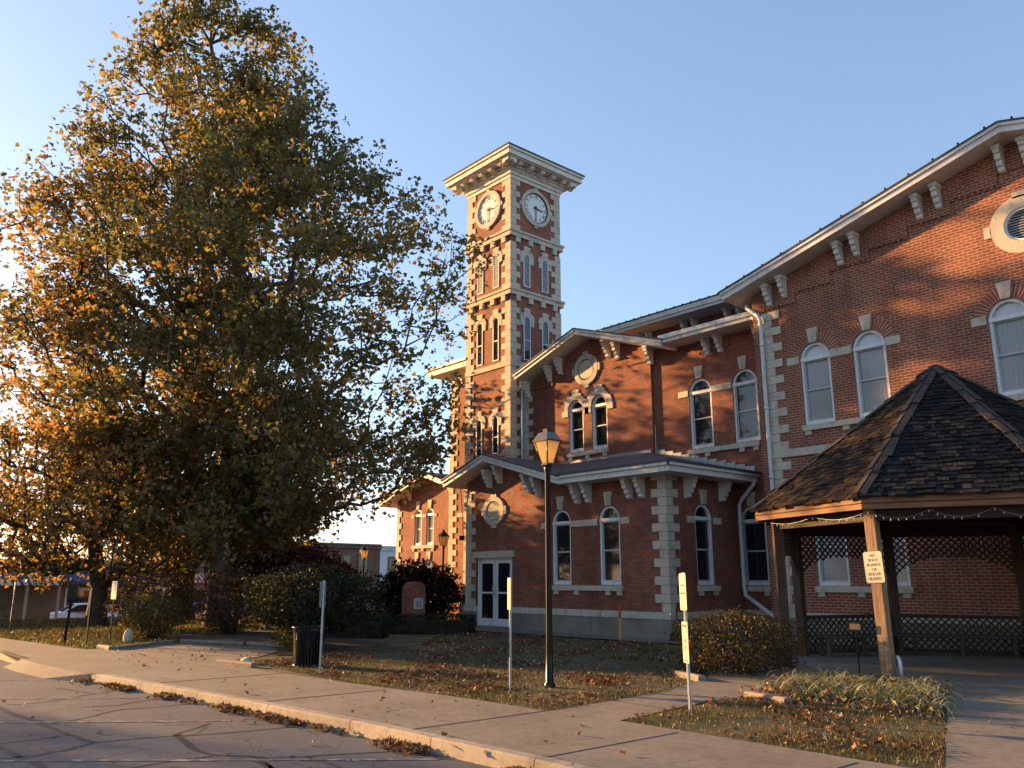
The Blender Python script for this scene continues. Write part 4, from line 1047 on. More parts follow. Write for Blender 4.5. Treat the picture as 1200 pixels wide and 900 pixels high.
# string lights
SL = empty('string_lights', (gv[7].x, gv[7].y, ZE-.3)); tag(SL, 'string of small pale bulbs looped under the gazebo eave', 'string lights')
wire = MB(); spots = []
def garland(a, b, n, sag):
    for k in range(n):
        p, q = a+(b-a)*k/n, a+(b-a)*(k+1)/n; sg = sag*random.uniform(.5, 1.2); pts = []
        for i in range(9): t = i/8; pts.append(p+(q-p)*t-Vector((0, 0, 4*sg*t*(1-t))))
        wire.tube(pts, .004, 'bulb' if False else 'galv', 4)
        for i in range(0, 8): spots.append(pts[i]+Vector((0, 0, -.01)))
ins = lambda v: v+(GC-v)*.06+Vector((0, 0, ZE-.22))
garland(ins(gv[7]), ins(gv[0]), 2, .09); garland(ins(gv[0]), ins(gv[1]), 3, .13)
wire.build('wire', SL)
bm_ = MB(); bm_.lathe([(.003, 0), (.007, -.01), (.009, -.025), (.003, -.042)][::-1], 'bulb', 6); bme = bm_.mesh('bulb')
for s_ in spots[::1][:90]:
    if random.random() < .8: add('bulb', bme, SL, Matrix.Translation(s_) @ Matrix.Rotation(random.uniform(-.6, .6), 4, 'X') @ Matrix.Rotation(random.uniform(-.5, .5), 4, 'Y'))
# notice on the front post
def plate(mb, w, h, mat, T, r=.03, th=.004):
    pts = []
    for cx, cz, a0 in ((w/2-r, h/2-r, 0), (-w/2+r, h/2-r, pi/2), (-w/2+r, -h/2+r, pi), (w/2-r, -h/2+r, 3*pi/2)):
        pts += [(cx+r*cos(a0+k*pi/6), cz+r*sin(a0+k*pi/6)) for k in range(4)]
    mb.prism([T @ Vector((x, -th, z)) for x, z in pts], [T @ Vector((x, 0, z)) for x, z in pts], mat)
M['signwhite'] = mat_noise('yellowed sign enamel', (.50, .45, .32), (.58, .53, .39), 5, .4, .05, .002)
NS = empty('notice_sign', (gp[0].x-.035, gp[0].y-.096, 1.81)); tag(NS, 'pale notice reading NO SKATE BOARDS OR ROLLER BLADES nailed to the front gazebo post', 'sign')
NS.rotation_euler = (0, radians(-2.5), radians(-4))
mb = MB(); plate(mb, .32, .50, 'signwhite', I4, .035); local('sign_plate', mb.mesh('sign_plate'), NS)
mb = MB()
for i, t in enumerate(('NO', 'SKATE', 'BOARDS', 'OR', 'ROLLER', 'BLADES')): mb.text(t, .062, 'ink', Matrix.Translation((0, -.006, .185-i*.074)) @ Matrix.Rotation(pi/2, 4, 'X'), .0008)
local('lettering', mb.mesh('lettering'), NS)
# small plaque on a stake by the bed
PQ = empty('garden_plaque', (-6.95, 13.55, 0)); tag(PQ, 'small dark plaque on a thin stake behind the leafy flower bed', 'plaque')
mb = MB(); mb.tube([(0, 0, 0), (0, 0, .86)], .01, 'black_iron', 6); local('stake', mb.mesh('stake'), PQ)
mb = MB(); mb.box(-.11, .11, -.016, -.002, .80, .93, 'black_iron'); mb.box(-.09, .09, -.02, -.0165, .82, .91, 'ink'); local('plate', mb.mesh('plate'), PQ)

# ------------------------------------------------------------------ street furniture
LP = empty('street_lamp', (-9.80, 9.35, 0)); tag(LP, 'tall black street lamp with four-sided frosted lantern on the near lawn', 'street lamp', 'street lamps round the courthouse')
mb = MB(); mb.lathe([(.085, -.05), (.085, .05), (.062, .08), (.056, .5), (.050, .9), (.045, 3.3), (.06, 3.36), (.06, 3.44)], 'black_iron', 14); local('pole', mb.mesh('pole'), LP)
mb = MB(); zb, zt, hb, ht = 3.46, 3.82, .07, .15
c = [(-1, -1), (1, -1), (1, 1), (-1, 1)]
lo = [Vector((x*hb, y*hb, zb)) for x, y in c]; hi = [Vector((x*ht, y*ht, zt)) for x, y in c]
for i in range(4): j = (i+1) % 4; mb.face([lo[i], lo[j], hi[j], hi[i]], 'lampglass')
local('glass', mb.mesh('glass'), LP)
mb = MB(); mb.box(-.075, .075, -.075, .075, 3.43, 3.462, 'black_iron')
for i in range(4): mb.tube([lo[i], hi[i]], .012, 'black_iron', 4)
mb.box(-.172, .172, -.172, .172, 3.815, 3.835, 'black_iron')
a = [Vector((x*.17, y*.17, 3.836)) for x, y in c]; b = [Vector((x*.10, y*.10, 3.965)) for x, y in c]
mb.prism(b, a, 'lamphood'); mb.box(-.05, .05, -.05, .05, 3.966, 4.03, 'black_iron')
M['lamphood'] = mat_noise('lamp hood', (.08, .08, .085), (.14, .135, .13), 6, .35, .05, .002)
local('hood', mb.mesh('hood'), LP)
def old_lamp(name, loc, H_, label):
    o = empty(name, loc); tag(o, label, 'street lamp', 'street lamps round the courthouse')
    mb = MB(); h = H_-.75; mb.lathe([(.13, -.05), (.13, .12), (.1, .16), (.09, .45), (.06, .6), (.045, .9), (.04, h-.1), (.07, h-.06), (.05, h)], 'black_iron', 12); local('pole', mb.mesh('pole'), o)
    mb = MB(); mb.lathe([(.11, h+.03), (.22, h+.40)], 'lampglass', 6, smooth=False); local('glass', mb.mesh('glass'), o)
    mb = MB(); mb.lathe([(.12, h), (.12, h+.03)], 'black_iron', 6, smooth=False)
    for k in range(6): a = 2*pi*k/6; mb.tube([(.113*cos(a), .113*sin(a), h+.02), (.226*cos(a), .226*sin(a), h+.4)], .012, 'black_iron', 4)
    mb.lathe([(.25, h+.40), (.25, h+.42), (.17, h+.52), (.09, h+.58), (.05, h+.62), (.06, h+.65), (.015, h+.68), (.012, h+.78)], 'black_iron', 6, smooth=False)
    local('hood', mb.mesh('hood'), o); return o
old_lamp('street_lamp', (-28.3, 21.0, 0), 3.72, 'black post lamp with glass lantern beside the brick marker')
old_lamp('street_lamp', (-38.03, 23.14, terr(-38.03)), 3.45, 'black post lamp standing before the far brick shopfront')

TR = empty('trash_can', (-15.15, 8.05, 0)); tag(TR, 'black slatted metal trash can at the lawn corner', 'trash can')
mb = MB(); mb.lathe([(.22, .04), (.235, .68), (.225, .68), (.2, .05)], 'black_iron', 20); local('liner', mb.mesh('liner'), TR)
mb = MB()
for k in range(30):
    a = 2*pi*k/30; T = Matrix.Rotation(a, 4, 'Z'); p = [(.255, 0.03), (.265, .35), (.285, .62), (.305, .72)]
    for (r0, z0), (r1, z1) in zip(p, p[1:]):
        q = [Vector((r0, -.017, z0)), Vector((r0, .017, z0)), Vector((r1, .017, z1)), Vector((r1, -.017, z1))]; mb.prism([T @ v for v in q], [T @ (v-Vector((.008, 0, 0))) for v in q], 'black_iron')
mb.lathe([(.25, .02), (.27, .02), (.27, .05), (.25, .05)], 'black_iron', 30); local('slats', mb.mesh('slats'), TR)
mb = MB(); mb.tube([(.305*cos(2*pi*k/30), .305*sin(2*pi*k/30), .725) for k in range(31)], .016, 'black_iron', 6); local('rim', mb.mesh('rim'), TR)

M['signred'] = mat_noise('sun faded sign', (.62, .38, .28), (.75, .55, .42), 5, .4, .05, .002)
def sign_post(loc, H_, plates, ang, label, post='galv', lean=0, pw=.028, name='sign_post'):
    o = empty(name, loc, ang); tag(o, label, 'sign post', 'parking signs along the kerb'); o.rotation_euler = (0, lean, ang)
    mb = MB(); p = [(-pw, .0), (-pw*.5, .0), (-pw*.4, .022), (pw*.4, .022), (pw*.5, .0), (pw, .0), (pw, .008), (pw*.7, .03), (-pw*.7, .03), (-pw, .008)]
    mb.prism([Vector((x, y, H_)) for x, y in p], [Vector((x, y, -.1)) for x, y in p], post); local('post', mb.mesh('post'), o)
    for w, h, z, m, marks in plates:
        mb = MB(); plate(mb, w, h, m, Matrix.Translation((0, -.003, z))); 
        for (x, dz, ww, hh, mm) in marks: mb.box(x-ww/2, x+ww/2, -.0098, -.0075, z+dz-hh/2, z+dz+hh/2, mm)
        local('sign_plate', mb.mesh('sign_plate'), o)
    return o
nang = lambda nx, ny: atan2(nx, -ny)      # plate faces local -Y
L3 = [(0, .15-.05*i, .2-.03*(i % 2), .014, 'redink') for i in range(3)]+[(0, -.1, .18, .012, 'redink')]
sign_post((-6.79, 8.86, 0), 1.70, [(.30, .46, 1.46, 'signwhite', [(0, .08, .18, .02, 'redink'), (0, -.02, .2, .02, 'redink')]), (.26, .50, .84, 'signred', [(0, .2, .2, .03, 'redink'), (0, .02, .05, .05, 'redink'), (0, -.06, .06, .04, 'redink'), (0, -.22, .18, .015, 'redink')])], nang(-.60, -.80), 'metal post with pale sign above a reddish sign beside the gazebo path', lean=-.02)
sign_post((-10.0, 8.7, 0), 1.63, [(.30, .48, 1.40, 'signwhite', [])], nang(-.53, -.85), 'thin metal post with one pale sign next to the tall street lamp')
sign_post((-13.67, 7.51, 0), 1.60, [(.30, .45, 1.36, 'galv', [])], nang(-.75, -.66), 'grey metal post with grey-backed sign beside the trash can', pw=.034)
sign_post((-23.06, 6.75, 0), 1.58, [(.30, .45, 1.36, 'signwhite', [(0, .1, .2, .02, 'redink'), (0, 0, .2, .02, 'redink')])], nang(.12, -.99), 'brown post with pale yellow sign by the timber edging', post='bark')
sign_post((-22.85, 6.15, 0), 1.42, [], 0, 'bare dark metal post at the end of the timber edging', post='black_iron', pw=.04)
sign_post((-24.43, 6.06, 0), 1.52, [(.30, .40, 1.32, 'black_iron', [])], nang(.6, -.8), 'dark post with dark sign leaning beside the leafy lawn', post='black_iron', lean=.06, pw=.034)
sign_post((-32.7, 6.38, 0), 1.62, [(.30, .45, 1.38, 'signwhite', [])], nang(-.1, -.99), 'leaning pale post with small sign farthest along the kerb', lean=.09, post='galv', pw=.04)

o = empty('marker_stake', (-15.58, 17.5, 0)); tag(o, 'thin survey stake with red top before the porch wall', 'stake')
mb = MB(); mb.box(-.028, .028, -.015, .015, -.05, .62, 'orange'); local('stake', mb.mesh('stake'), o)
mb = MB(); mb.box(-.03, .03, -.017, .017, .62, .96, 'red'); local('flag', mb.mesh('flag'), o)
o = empty('snow_shovel', (-14.45, 18.45, 0)); tag(o, 'black shovel leaning at the porch corner', 'shovel')
mb = MB(); mb.tube([(0, 0, .22), (-.03, .12, 1.0)], .018, 'black_iron', 8); local('handle', mb.mesh('handle'), o)
mb = MB(); P = [(-.05, .30), (.05, .30), (.19, .2), (.21, .02), (-.21, .02), (-.19, .2)]
mb.prism([Vector((x, -.03-.06*(.3-z), z)) for x, z in P[::-1]], [Vector((x, -.01-.06*(.3-z), z)) for x, z in P[::-1]], 'black_iron'); local('blade', mb.mesh('blade'), o)

# brick marker with arched top and plaque
o = empty('brick_marker', (-22.7, 15.7, 0)); tag(o, 'low brick monument with rounded top and small plaque', 'monument')
mb = MB(); hw, dp, h = .27, .26, 1.30; prof = [(-hw, 0), (hw, 0)]+[(hw*cos(pi*k/12), h+hw*.95*sin(pi*k/12)) for k in range(13)]
mb.prism([Vector((dp, y, z)) for y, z in prof], [Vector((-dp, y, z)) for y, z in prof], 'brick_old'); local('body', mb.mesh('body'), o)
mb = MB(); mb.box(dp, dp+.03, -.17, .17, .72, 1.05, 'stone'); mb.box(dp+.03, dp+.036, -.14, .14, .75, 1.02, 'louver'); mb.box(dp+.036, dp+.042, -.09, -.02, .8, .96, 'found'); mb.box(dp+.036, dp+.042, .02, .08, .8, .96, 'found'); local('plaque', mb.mesh('plaque'), o)
# stone stack beside the porch
o = empty('stone_pillar', (-25.15, 19.75, 0)); tag(o, 'rough pale limestone block stack between the tower and the porch', 'stone monument')
mb = MB(); rs = random.Random(5)
for z0, z1, w in ((0, .42, .30), (.42, .80, .25), (.8, 1.1, .2), (1.1, 1.42, .14)):
    ox, oy = rs.uniform(-.05, .05), rs.uniform(-.04, .04); P = []
    for z, k in ((z0, 1), ((z0+z1)/2, 1.08), (z1, .92)): P.append([Vector((ox+w*k*cos(a*pi/4)*rs.uniform(.85, 1.1), oy+w*k*sin(a*pi/4)*rs.uniform(.85, 1.1), z)) for a in range(8)])
    V = [q for l in P for q in l]; mb.faces(V, [tuple(range(7, -1, -1)), tuple(range(16, 24))]+[(k*8+i, k*8+(i+1) % 8, (k+1)*8+(i+1) % 8, (k+1)*8+i) for k in range(2) for i in range(8)], 'stone_rough')
local('stones', mb.mesh('stones'), o)
# boulder and landscape timbers
def boulder(loc, r, label, mat='stone_rough'):
    bm = bmesh.new(); bmesh.ops.create_icosphere(bm, subdivisions=3, radius=1)
    for v in bm.verts: n_ = 1+.25*nz(v.co, 1.5, loc[0])+.08*nz(v.co, 5); v.co = Vector((v.co.x*r[0], v.co.y*r[1], v.co.z*r[2]))*n_
    me = bpy.data.meshes.new('boulder'); bm.to_mesh(me); bm.free(); me.materials.append(M[mat])
    for p in me.polygons: p.use_smooth = True
    ob = add('boulder', me, None, loc); tag(ob, label, 'rock'); return ob
boulder((-23.55, 7.35, .16), (.12, .12, .22), 'upright pale yellow stone at the foot of a bush')
boulder((-16.3, 7.35, .05), (.13, .09, .09), 'small pale rock lying by the walk corner timber')
def timber(a, b, label, w=.07):
    a, b = Vector((*a, 0)), Vector((*b, 0)); t = b-a; L = t.length; ob = empty('landscape_timber', a, atan2(t.y, t.x)); 
    mb = MB(); P = [(-w, 0), (-w, w*1.1), (-w*.7, w*1.5), (w*.7, w*1.5), (w, w*1.1), (w, 0)]
    mb.prism([Vector((0, y, z-.01)) for y, z in P], [Vector((L, y, z-.01)) for y, z in P], 'timber')
    bpy.data.objects.remove(ob); o = add('landscape_timber', bevel(mb.mesh('landscape_timber'), .008), None, Matrix.Translation(a) @ Matrix.Rotation(atan2(t.y, t.x), 4, 'Z'))
    tag(o, label, 'timber edging', 'timber edging of the planting beds')
timber((-16.75, 6.98), (-15.6, 7.2), 'short pale timber at the walk corner left of the trash can')
timber((-9.44, 12.05), (-8.68, 11.7), 'short pale timber lying in front of the brown shrub')
timber((-7.12, 10.62), (-6.35, 10.40), 'timber edging at the left end of the flower bed')
0 and timber((-5.0, 10.42), (-4.6, 10.46), 'stub of timber edging at the right end of the flower bed', .05)
timber((-22.55, 6.35), (-21.6, 6.4), 'pale timber end at the foot of the dark posts')
timber((-21.55, 6.45), (-22.95, 8.3), 'long dark timber edging along the left lawn corner')
timber((-22.9, 8.5), (-21.0, 9.4), 'timber edging before the reddish round bush')
timber((-20.9, 9.45), (-19.5, 9.9), 'timber edging between the reddish and the green bush')

# ------------------------------------------------------------------ far side of the square
def facade_building(name, label, X, y0, y1, z0, z1, mat, trim, wins, dw=.9, dh=1.6, frame='winframe', cat='building', cornice=True, depth=10):
    o = empty(name, (X, (y0+y1)/2, z0)); tag(o, label, cat, 'shopfronts across the street'); F = Frame('X', X)
    def part(mb, n, par=o): return mb.build(n, par)
    mb = MB(); mb.box(X-depth, X, y0, y1, z0, z1, mat); w_ = part(mb, 'wall')
    if cornice:
        mb = MB(); mb.fbox(F, y0+.02, y1-.02, z1-.35, z1-.05, -.1, .22, trim); mb.fbox(F, y0+.02, y1-.02, z1-.05, z1+.12, -.1, .38, trim); part(mb, 'cornice')
    for (u, z, w, h) in wins:
        mb = MB(); mb.ring(F, [(u-w/2-.12, z-.1), (u+w/2+.12, z-.1), (u+w/2+.12, z+h+.2), (u-w/2-.12, z+h+.2)], [(u-w/2, z), (u+w/2, z), (u+w/2, z+h), (u-w/2, z+h)], -.05, .08, frame)
        mb.fbox(F, u-w/2, u+w/2, z+h*.5-.04, z+h*.5+.04, -.02, .05, frame); wo = part(mb, 'window')
        mb = MB(); mb.fbox(F, u-w/2, u+w/2, z, z+h, -.03, .02, 'glassdark'); part(mb, 'pane', wo)
    return o
facade_building('brick_shop', 'two-storey dull red brick shop between the dark tan one and the white one', -78, 41.5, 49.4, -1.8, 5.25, 'brick_far', 'fartan', [(43.2, 1.9, 1.1, 2.2), (45.3, 1.9, 1.1, 2.2), (47.4, 1.9, 1.1, 2.2), (44, -1.2, 2.4, 1.8), (47.4, -1.2, 2.2, 1.8)], frame='fartan')
facade_building('white_shop', 'pale blue-white two-storey shop beside the courthouse corner', -78, 49.45, 62, -1.8, 5.1, 'farwhite', 'farwhite', [(51.0, 1.6, .9, 2.3), (53.5, 1.6, .9, 2.3), (56, 1.6, .9, 2.3)], frame='fartan')
facade_building('tan_shop', 'long dark tan two-storey shop behind the trees', -78, 27, 41.45, -1.8, 5.3, 'fartan', 'fartan', [(30.5, 1.8, 1.2, 2.0), (34.3, 1.8, 1.2, 2.0), (38, 1.8, 1.2, 2.0), (31, -1.2, 3, 1.7), (37, -1.2, 3, 1.7)])
b_ = facade_building('awning_shop', 'low shop with a red and white awning behind the trees', -66, 20.6, 27, -1.7, 3.0, 'fartan', 'found', [(21.6, -1.2, 1.3, 2.1), (23.6, -1.2, 1.6, 2.1), (25.6, -1.2, 1.3, 2.1)])
mb = MB(); Fx = Frame('X', -66)
mb.prism([Fx.p(20.7, 2.1, .05), Fx.p(26.2, 2.1, .05), Fx.p(26.2, 1.45, 1.6), Fx.p(20.7, 1.45, 1.6)], [Fx.p(20.7, 2.05, .05), Fx.p(26.2, 2.05, .05), Fx.p(26.2, 1.4, 1.6), Fx.p(20.7, 1.4, 1.6)], 'stripe_red')
mb.fbox(Fx, 20.7, 26.2, 1.22, 1.44, 1.58, 1.61, 'red_cloth'); M['red_cloth'] = mat_plain('red valance', (.25, .03, .035), .8)
mb.build('awning', b_)
mb = MB()
for u in (21.0, 22.5, 23.0, 24.5, 26.0): mb.fbox(Fx, u-.07, u+.07, -1.7, 1.0, .9, 1.05, 'winframe')
mb.fbox(Fx, 20.7, 26.3, .95, 1.2, .85, 1.1, 'winframe'); mb.build('column', b_)
b_ = facade_building('awning_shop', 'low dark shop with a plain blue awning behind the small tree', -66, 12, 20.5, -1.7, 2.9, 'fartan', 'found', [(14, -1.2, 1.6, 2.1), (17, -1.2, 1.6, 2.1), (19.2, -1.2, 1.2, 2.1)])
mb = MB(); mb.prism([Fx.p(14, 2.5, .05), Fx.p(20.4, 2.5, .05), Fx.p(20.4, 1.55, 1.8), Fx.p(14, 1.55, 1.8)], [Fx.p(14, 2.45, .05), Fx.p(20.4, 2.45, .05), Fx.p(20.4, 1.35, 1.8), Fx.p(14, 1.35, 1.8)], 'bluepaint'); mb.build('awning', b_)
# beige utility building at the far left, with meters and a striped awning
b_ = empty('utility_building', (-42, 6.5, 0)); tag(b_, 'low flat beige stucco building with meters on its wall at the far left', 'building')
Fb = Frame('X', -40.6)
mb = MB(); mb.box(-48, -40.6, -2, 9.4, -.6, 1.55, 'beige'); mb.build('wall', b_)
mb = MB(); mb.box(-48.3, -40.35, -2.2, 9.6, 1.55, 1.72, 'roofdark'); mb.build('roof', b_)
mb = MB(); mb.fbox(Fb, 7.2, 7.75, .55, 1.15, .0, .2, 'found'); mb.tube([Fb.p(7.3, .55, .1), Fb.p(7.3, -.1, .1)], .04, 'found', 6); mb.tube([Fb.p(7.6, .55, .1), Fb.p(7.6, .2, .1), Fb.p(7.8, .15, .1)], .04, 'found', 6); mb.build('meter_box', b_)
mb = MB(); mb.prism([Fb.p(6.4, 1.78, .02), Fb.p(9.5, 1.78, .02), Fb.p(9.5, 1.42, 1.1), Fb.p(6.4, 1.42, 1.1)], [Fb.p(6.4, 1.74, .02), Fb.p(9.5, 1.74, .02), Fb.p(9.5, 1.38, 1.1), Fb.p(6.4, 1.38, 1.1)], 'stripe_black'); mb.build('awning', b_)
for u in (6.6, 8.2, 9.4): mb = MB(); p = Fb.p(u, 0, 1.0); mb.box(p.x-.05, p.x+.05, p.y-.05, p.y+.05, -.3, 1.42, 'downspout'); mb.build('post', b_)

# ------------------------------------------------------------------ parked cars
def car_meshes(paint):
    prof = [(-2.2, .35), (-2.25, .62), (-2.15, .86), (-1.25, .98), (-.55, 1.40), (.75, 1.44), (1.45, 1.02), (2.15, .92), (2.28, .65), (2.2, .32)]
    mb = MB(); hw = .86
    def sec(w, zt): return [Vector((x, w*(1 if z < 1.0 else .82), z)) for x, z in prof]
    a = sec(-hw, 0); b = sec(hw, 0); mb.prism(a[::-1], b[::-1], paint); body = bevel(mb.mesh('body'), .06, 2)
    for p in body.polygons: p.use_smooth = True
    mb = MB()
    for s in (-1, 1):
        for q in ([(-1.1, 1.0), (-.52, 1.33), (.05, 1.36), (.05, 1.0)], [(.12, 1.0), (.12, 1.36), (.70, 1.36), (1.25, 1.02)]):
            P = [Vector((x, s*(hw*(.985 if z < 1.01 else .84)+.012), z)) for x, z in q]
            if s > 0: P.reverse()
            mb.face(P, 'glassdark')
    mb.face([Vector((-1.22, -.66, 1.01)), Vector((-.6, -.6, 1.37)), Vector((-.6, .6, 1.37)), Vector((-1.22, .66, 1.01))][::-1], 'glassdark')
    for v in mb.bm.verts: pass
    mb.face([Vector((1.45, -.66, 1.045)), Vector((.80, -.6, 1.43)), Vector((.80, .6, 1.43)), Vector((1.45, .66, 1.045))], 'glassdark')
    glass = mb.mesh('windows'); 
    mb = MB(); mb.tube([(0, -.1, 0), (0, .1, 0)], .32, 'rubber', 18); tyre = mb.mesh('wheel')
    mb = MB(); mb.tube([(0, -.108, 0), (0, .108, 0)], .19, 'chrome', 12); rim = mb.mesh('rim')
    mb = MB(); mb.box(-2.3, -2.2, -.12, .12, 0, .12, 'winframe'); hl = mb.mesh('headlight'); 
    return body, glass, tyre, rim
def car(loc, rz, paint, label):
    o = empty('parked_car', loc, rz); tag(o, label, 'car', 'cars parked across the square'); b, g, t, r = car_meshes(paint)
    local('body', b, o); local('windows', g, o)
    for x in (-1.4, 1.4):
        for y in (-.80, .80):
            w_ = local('wheel', t, o); w_.location = (x, y, .32); local('rim', r, w_)
    for y in (-.6, .6):
        mb = MB(); mb.box(-2.29, -2.2, y-.16, y+.16, .62, .76, 'bulb'); local('headlight', mb.mesh('headlight'), o)
    return o
for k, c_ in (('carsilver', (.45, .5, .55)), ('carwhite', (.7, .72, .74)), ('cardark', (.03, .035, .045)), ('carblue', (.05, .08, .16))):
    M[k] = mat_plain(k[3:]+' car paint', c_, .25, .3, **{'Coat Weight': 1.0})
car((-48.5, 29.4, terr(-48.5)), radians(90), 'carsilver', 'silver car parked left of the brick marker in the distance')
car((-50.5, 34.6, terr(-50.5)), radians(92), 'cardark', 'dark car parked farthest behind the far brick marker')
car((-53.5, 17.0, terr(-53.5)), radians(75), 'carwhite', 'white car seen between the small tree and the big trunk')
car((-51.5, 19.6, terr(-51.5)), radians(80), 'carsilver', 'silver car parked behind the big tree trunk')
car((-50.5, 13.4, terr(-50.5)), radians(85), 'carwhite', 'white car behind the leaning small tree')

# ------------------------------------------------------------------ trees
def fp(lat, fwd): return (lat*.6587-fwd*.7524, lat*.7524+fwd*.6587)
def crown_points(n, base, prof, s=.42, thr=-.12, seed=0, near=1, inner=.35, tunnels=True):
    """clump centres: prof = [(z, radius towards +lateral, towards -lateral, depth radius, lateral shift)]"""
    pts = []; rs = random.Random(seed); zs = [p[0] for p in prof]; L0 = -base[0]*0
    tries = 0
    while len(pts) < n and tries < n*60:
        tries += 1; z = rs.uniform(zs[0], zs[-1]); k = max(i for i in range(len(zs)) if zs[i] <= z); k = min(k, len(zs)-2); t = (z-zs[k])/(zs[k+1]-zs[k])
        rp, rn, rd, sh = [prof[k][j]+(prof[k+1][j]-prof[k][j])*t for j in (1, 2, 3, 4)]
        a, b = rs.uniform(-1, 1), rs.uniform(-1, 1); q = a*a+b*b
        if q > 1: continue
        if q < inner*inner and rs.random() < .6: continue
        la = sh+(rp if a > 0 else rn)*a; de = rd*b*(near if b < 0 and z < 9 else 1)
        p = Vector((base[0]+la*.6587-de*.7524, base[1]+la*.7524+de*.6587, z))
        edge = .30*nz(p, .38, seed)+.30*nz(p, .9, seed+2)+.98
        if q > edge*.98: continue
        if rs.random() > min(1, max(rp, rd)/9+.05): continue
        if nz(p, s, seed+3)+.5*nz(p, s*2.3, seed+9) < thr: continue
        if tunnels and q > .3 and nz(p, .30, seed+21) < -.20: continue
        c_ = p.x*.326-p.y*.946; al = p.x*.946+p.y*.326; hh = p.z+(al+17)*.176      # gaps open along the low sun
        if tunnels and noise.noise(Vector((c_*.62, hh*.85, 3.3)))+.35*noise.noise(Vector((c_*1.7, hh*2, 8.1))) > .10: continue
        if tunnels and -18.5 < c_ < -10.3 and .6 < hh < 5.6: continue
        if tunnels and c_ < -27.3 and hh > 9.3: continue
        if tunnels and -28.8 < c_ < -26.4 and 6 < hh < 9.2 and noise.noise(Vector((c_*.9, hh*1.3, 1))) > -.12: continue
        pts.append(tuple(p))
    return pts
GREEN = (.145, .145, .055); OLIVE = (.215, .175, .068); GOLD = (.32, .21, .075); ORANGE = (.36, .20, .08); DKG = (.105, .12, .042); BROWN = (.25, .17, .075)
def col_syc(P, idx, C):
    n = len(P); la = P[:, 0]*.6587+P[:, 1]*.7524+10.96
    g = np.array([nz(c, .25, 4) for c in C])[idx]
    gold = np.clip(.50-(P[:, 2]-3)/24-la/24+g*.9, .05, .9)          # turning colour: lower and outer left
    m = len(C); r = np.clip(RNG.random(m)[idx]*.8+RNG.random(n)*.2, 0, 1)
    a = pick(m, [GOLD, ORANGE, BROWN, OLIVE], [5, 1.0, 1.3, 4], .2)[idx]; b = pick(m, [GREEN, OLIVE, DKG], [5, 4, 2], .2)[idx]
    return np.where((r < gold)[:, None], a, b)*(.82+.36*RNG.random((n, 1)))
T1 = (-29.9, 12.3)
prof1 = [(2.6, 2.4, 5, 5.0, 0), (3.6, 3.8, 8, 7, 0), (4.6, 5.4, 9, 7.5, 0), (5.6, 8.0, 9.5, 8, 0), (8, 9.0, 10, 8.2, 0), (11.5, 9.5, 9.6, 8.0, 0), (14.0, 9.3, 9.4, 7.0, 0), (15.4, 8.2, 9.2, 6.4, 0), (16.2, 7.0, 8.8, 5.8, 0), (17.0, 4.9, 8.2, 5.2, 0), (19.4, 4.1, 6.4, 4.4, -.3), (21.4, 3.6, 4.9, 3.4, -.9), (23.2, 3.0, 3.2, 2.4, -1.6), (24.9, 1.1, 1.1, .9, -2.2)]
cl = crown_points(3000, T1, prof1, .5, -.02, 1, near=.8, inner=.0)
make_tree('sycamore_tree', (*T1, 0), [(*T1, -.2), (T1[0]+.05, T1[1]-.05, 5), (T1[0]-.15, T1[1]+.2, 11), (T1[0]-.5, T1[1]-.3, 16), (T1[0]-1.1, T1[1]-1.1, 20.5), (T1[0]-1.5, T1[1]-1.6, 23.5)], cl, .38, .20, 32, .34, col_syc,
          'tall sycamore with green and gold leaves, the pale-barked trunk right of the dark one', 'tree', bark='bark_pale', low=3.2)
T2 = (-35.4, 12.95)
prof2 = [(3.2, 4.2, 6, 5.0, 0), (5.2, 6.0, 7.5, 6, -.5), (9, 7, 8.2, 7, -.5), (13, 6.5, 7.6, 6.4, -.8), (17, 4.8, 5.6, 5, -1), (20.5, 2, 2.4, 2, -1)]
cl = crown_points(1100, T2, prof2, .36, -.02, 5)
T2O = make_tree('sycamore_tree', (*T2, 0), [(*T2, -.2), (T2[0], T2[1]+.1, 6), (T2[0]-.1, T2[1], 13), (T2[0]-.2, T2[1]-.3, 19)], cl, .46, .215, 30, .35, col_syc,
          'dark-trunked sycamore with golden leaves behind the tall one', 'tree', low=3.4)
def back_tree(loc, rz, sc, label):
    o = copy_tree(T2O); o.location = loc; o.rotation_euler = (0, 0, rz); o.scale = (sc, sc, sc); o['label'] = label
def col_gold(P, idx, C):
    m = len(C); return pick(m, [GOLD, OLIVE, ORANGE, (.2, .16, .035), GREEN], [4, 3, .8, 3, 2.2])[idx]*(.8+.4*RNG.random((len(P), 1)))
T3 = (-33.2, 9.2)
prof3 = [(1.75, 3.2, 5.2, 3, 0), (2.4, 4.6, 7.2, 4.2, 0), (4, 4.8, 7.6, 4.5, 0), (5.8, 4.0, 7, 4, 0), (7.6, 1.6, 4, 2, -1)]
cl = crown_points(800, T3, prof3, .6, -.2, 8, tunnels=False)
make_tree('maple_tree', (*T3, 0), [(*T3, -.1), (T3[0]-.05, T3[1], 1.3), (T3[0]-.25, T3[1]-.3, 3.0), (T3[0]-.3, T3[1]-.35, 5.0)], cl, .28, .18, 26, .34, col_gold,
          'small low golden maple with spreading limbs at the left lawn', 'tree', low=1.0, group=None, crownup=.3)

for l_, r_, s_, t_ in (((-48, -14.8, 0), 1, .9, 'unseen sycamore added off to the left, shading the road and mirrored in the porch windows'), ((-36, -27, 0), 2.5, .95, 'unseen sycamore added farther behind, mirrored in the upper windows'), ((-17, -30, 0), 4, 1.0, 'largest unseen sycamore, added behind the road, mirrored in the wing windows')): back_tree(l_, r_, s_, t_)  # off-frame trees added to shade the road and fill the window reflections
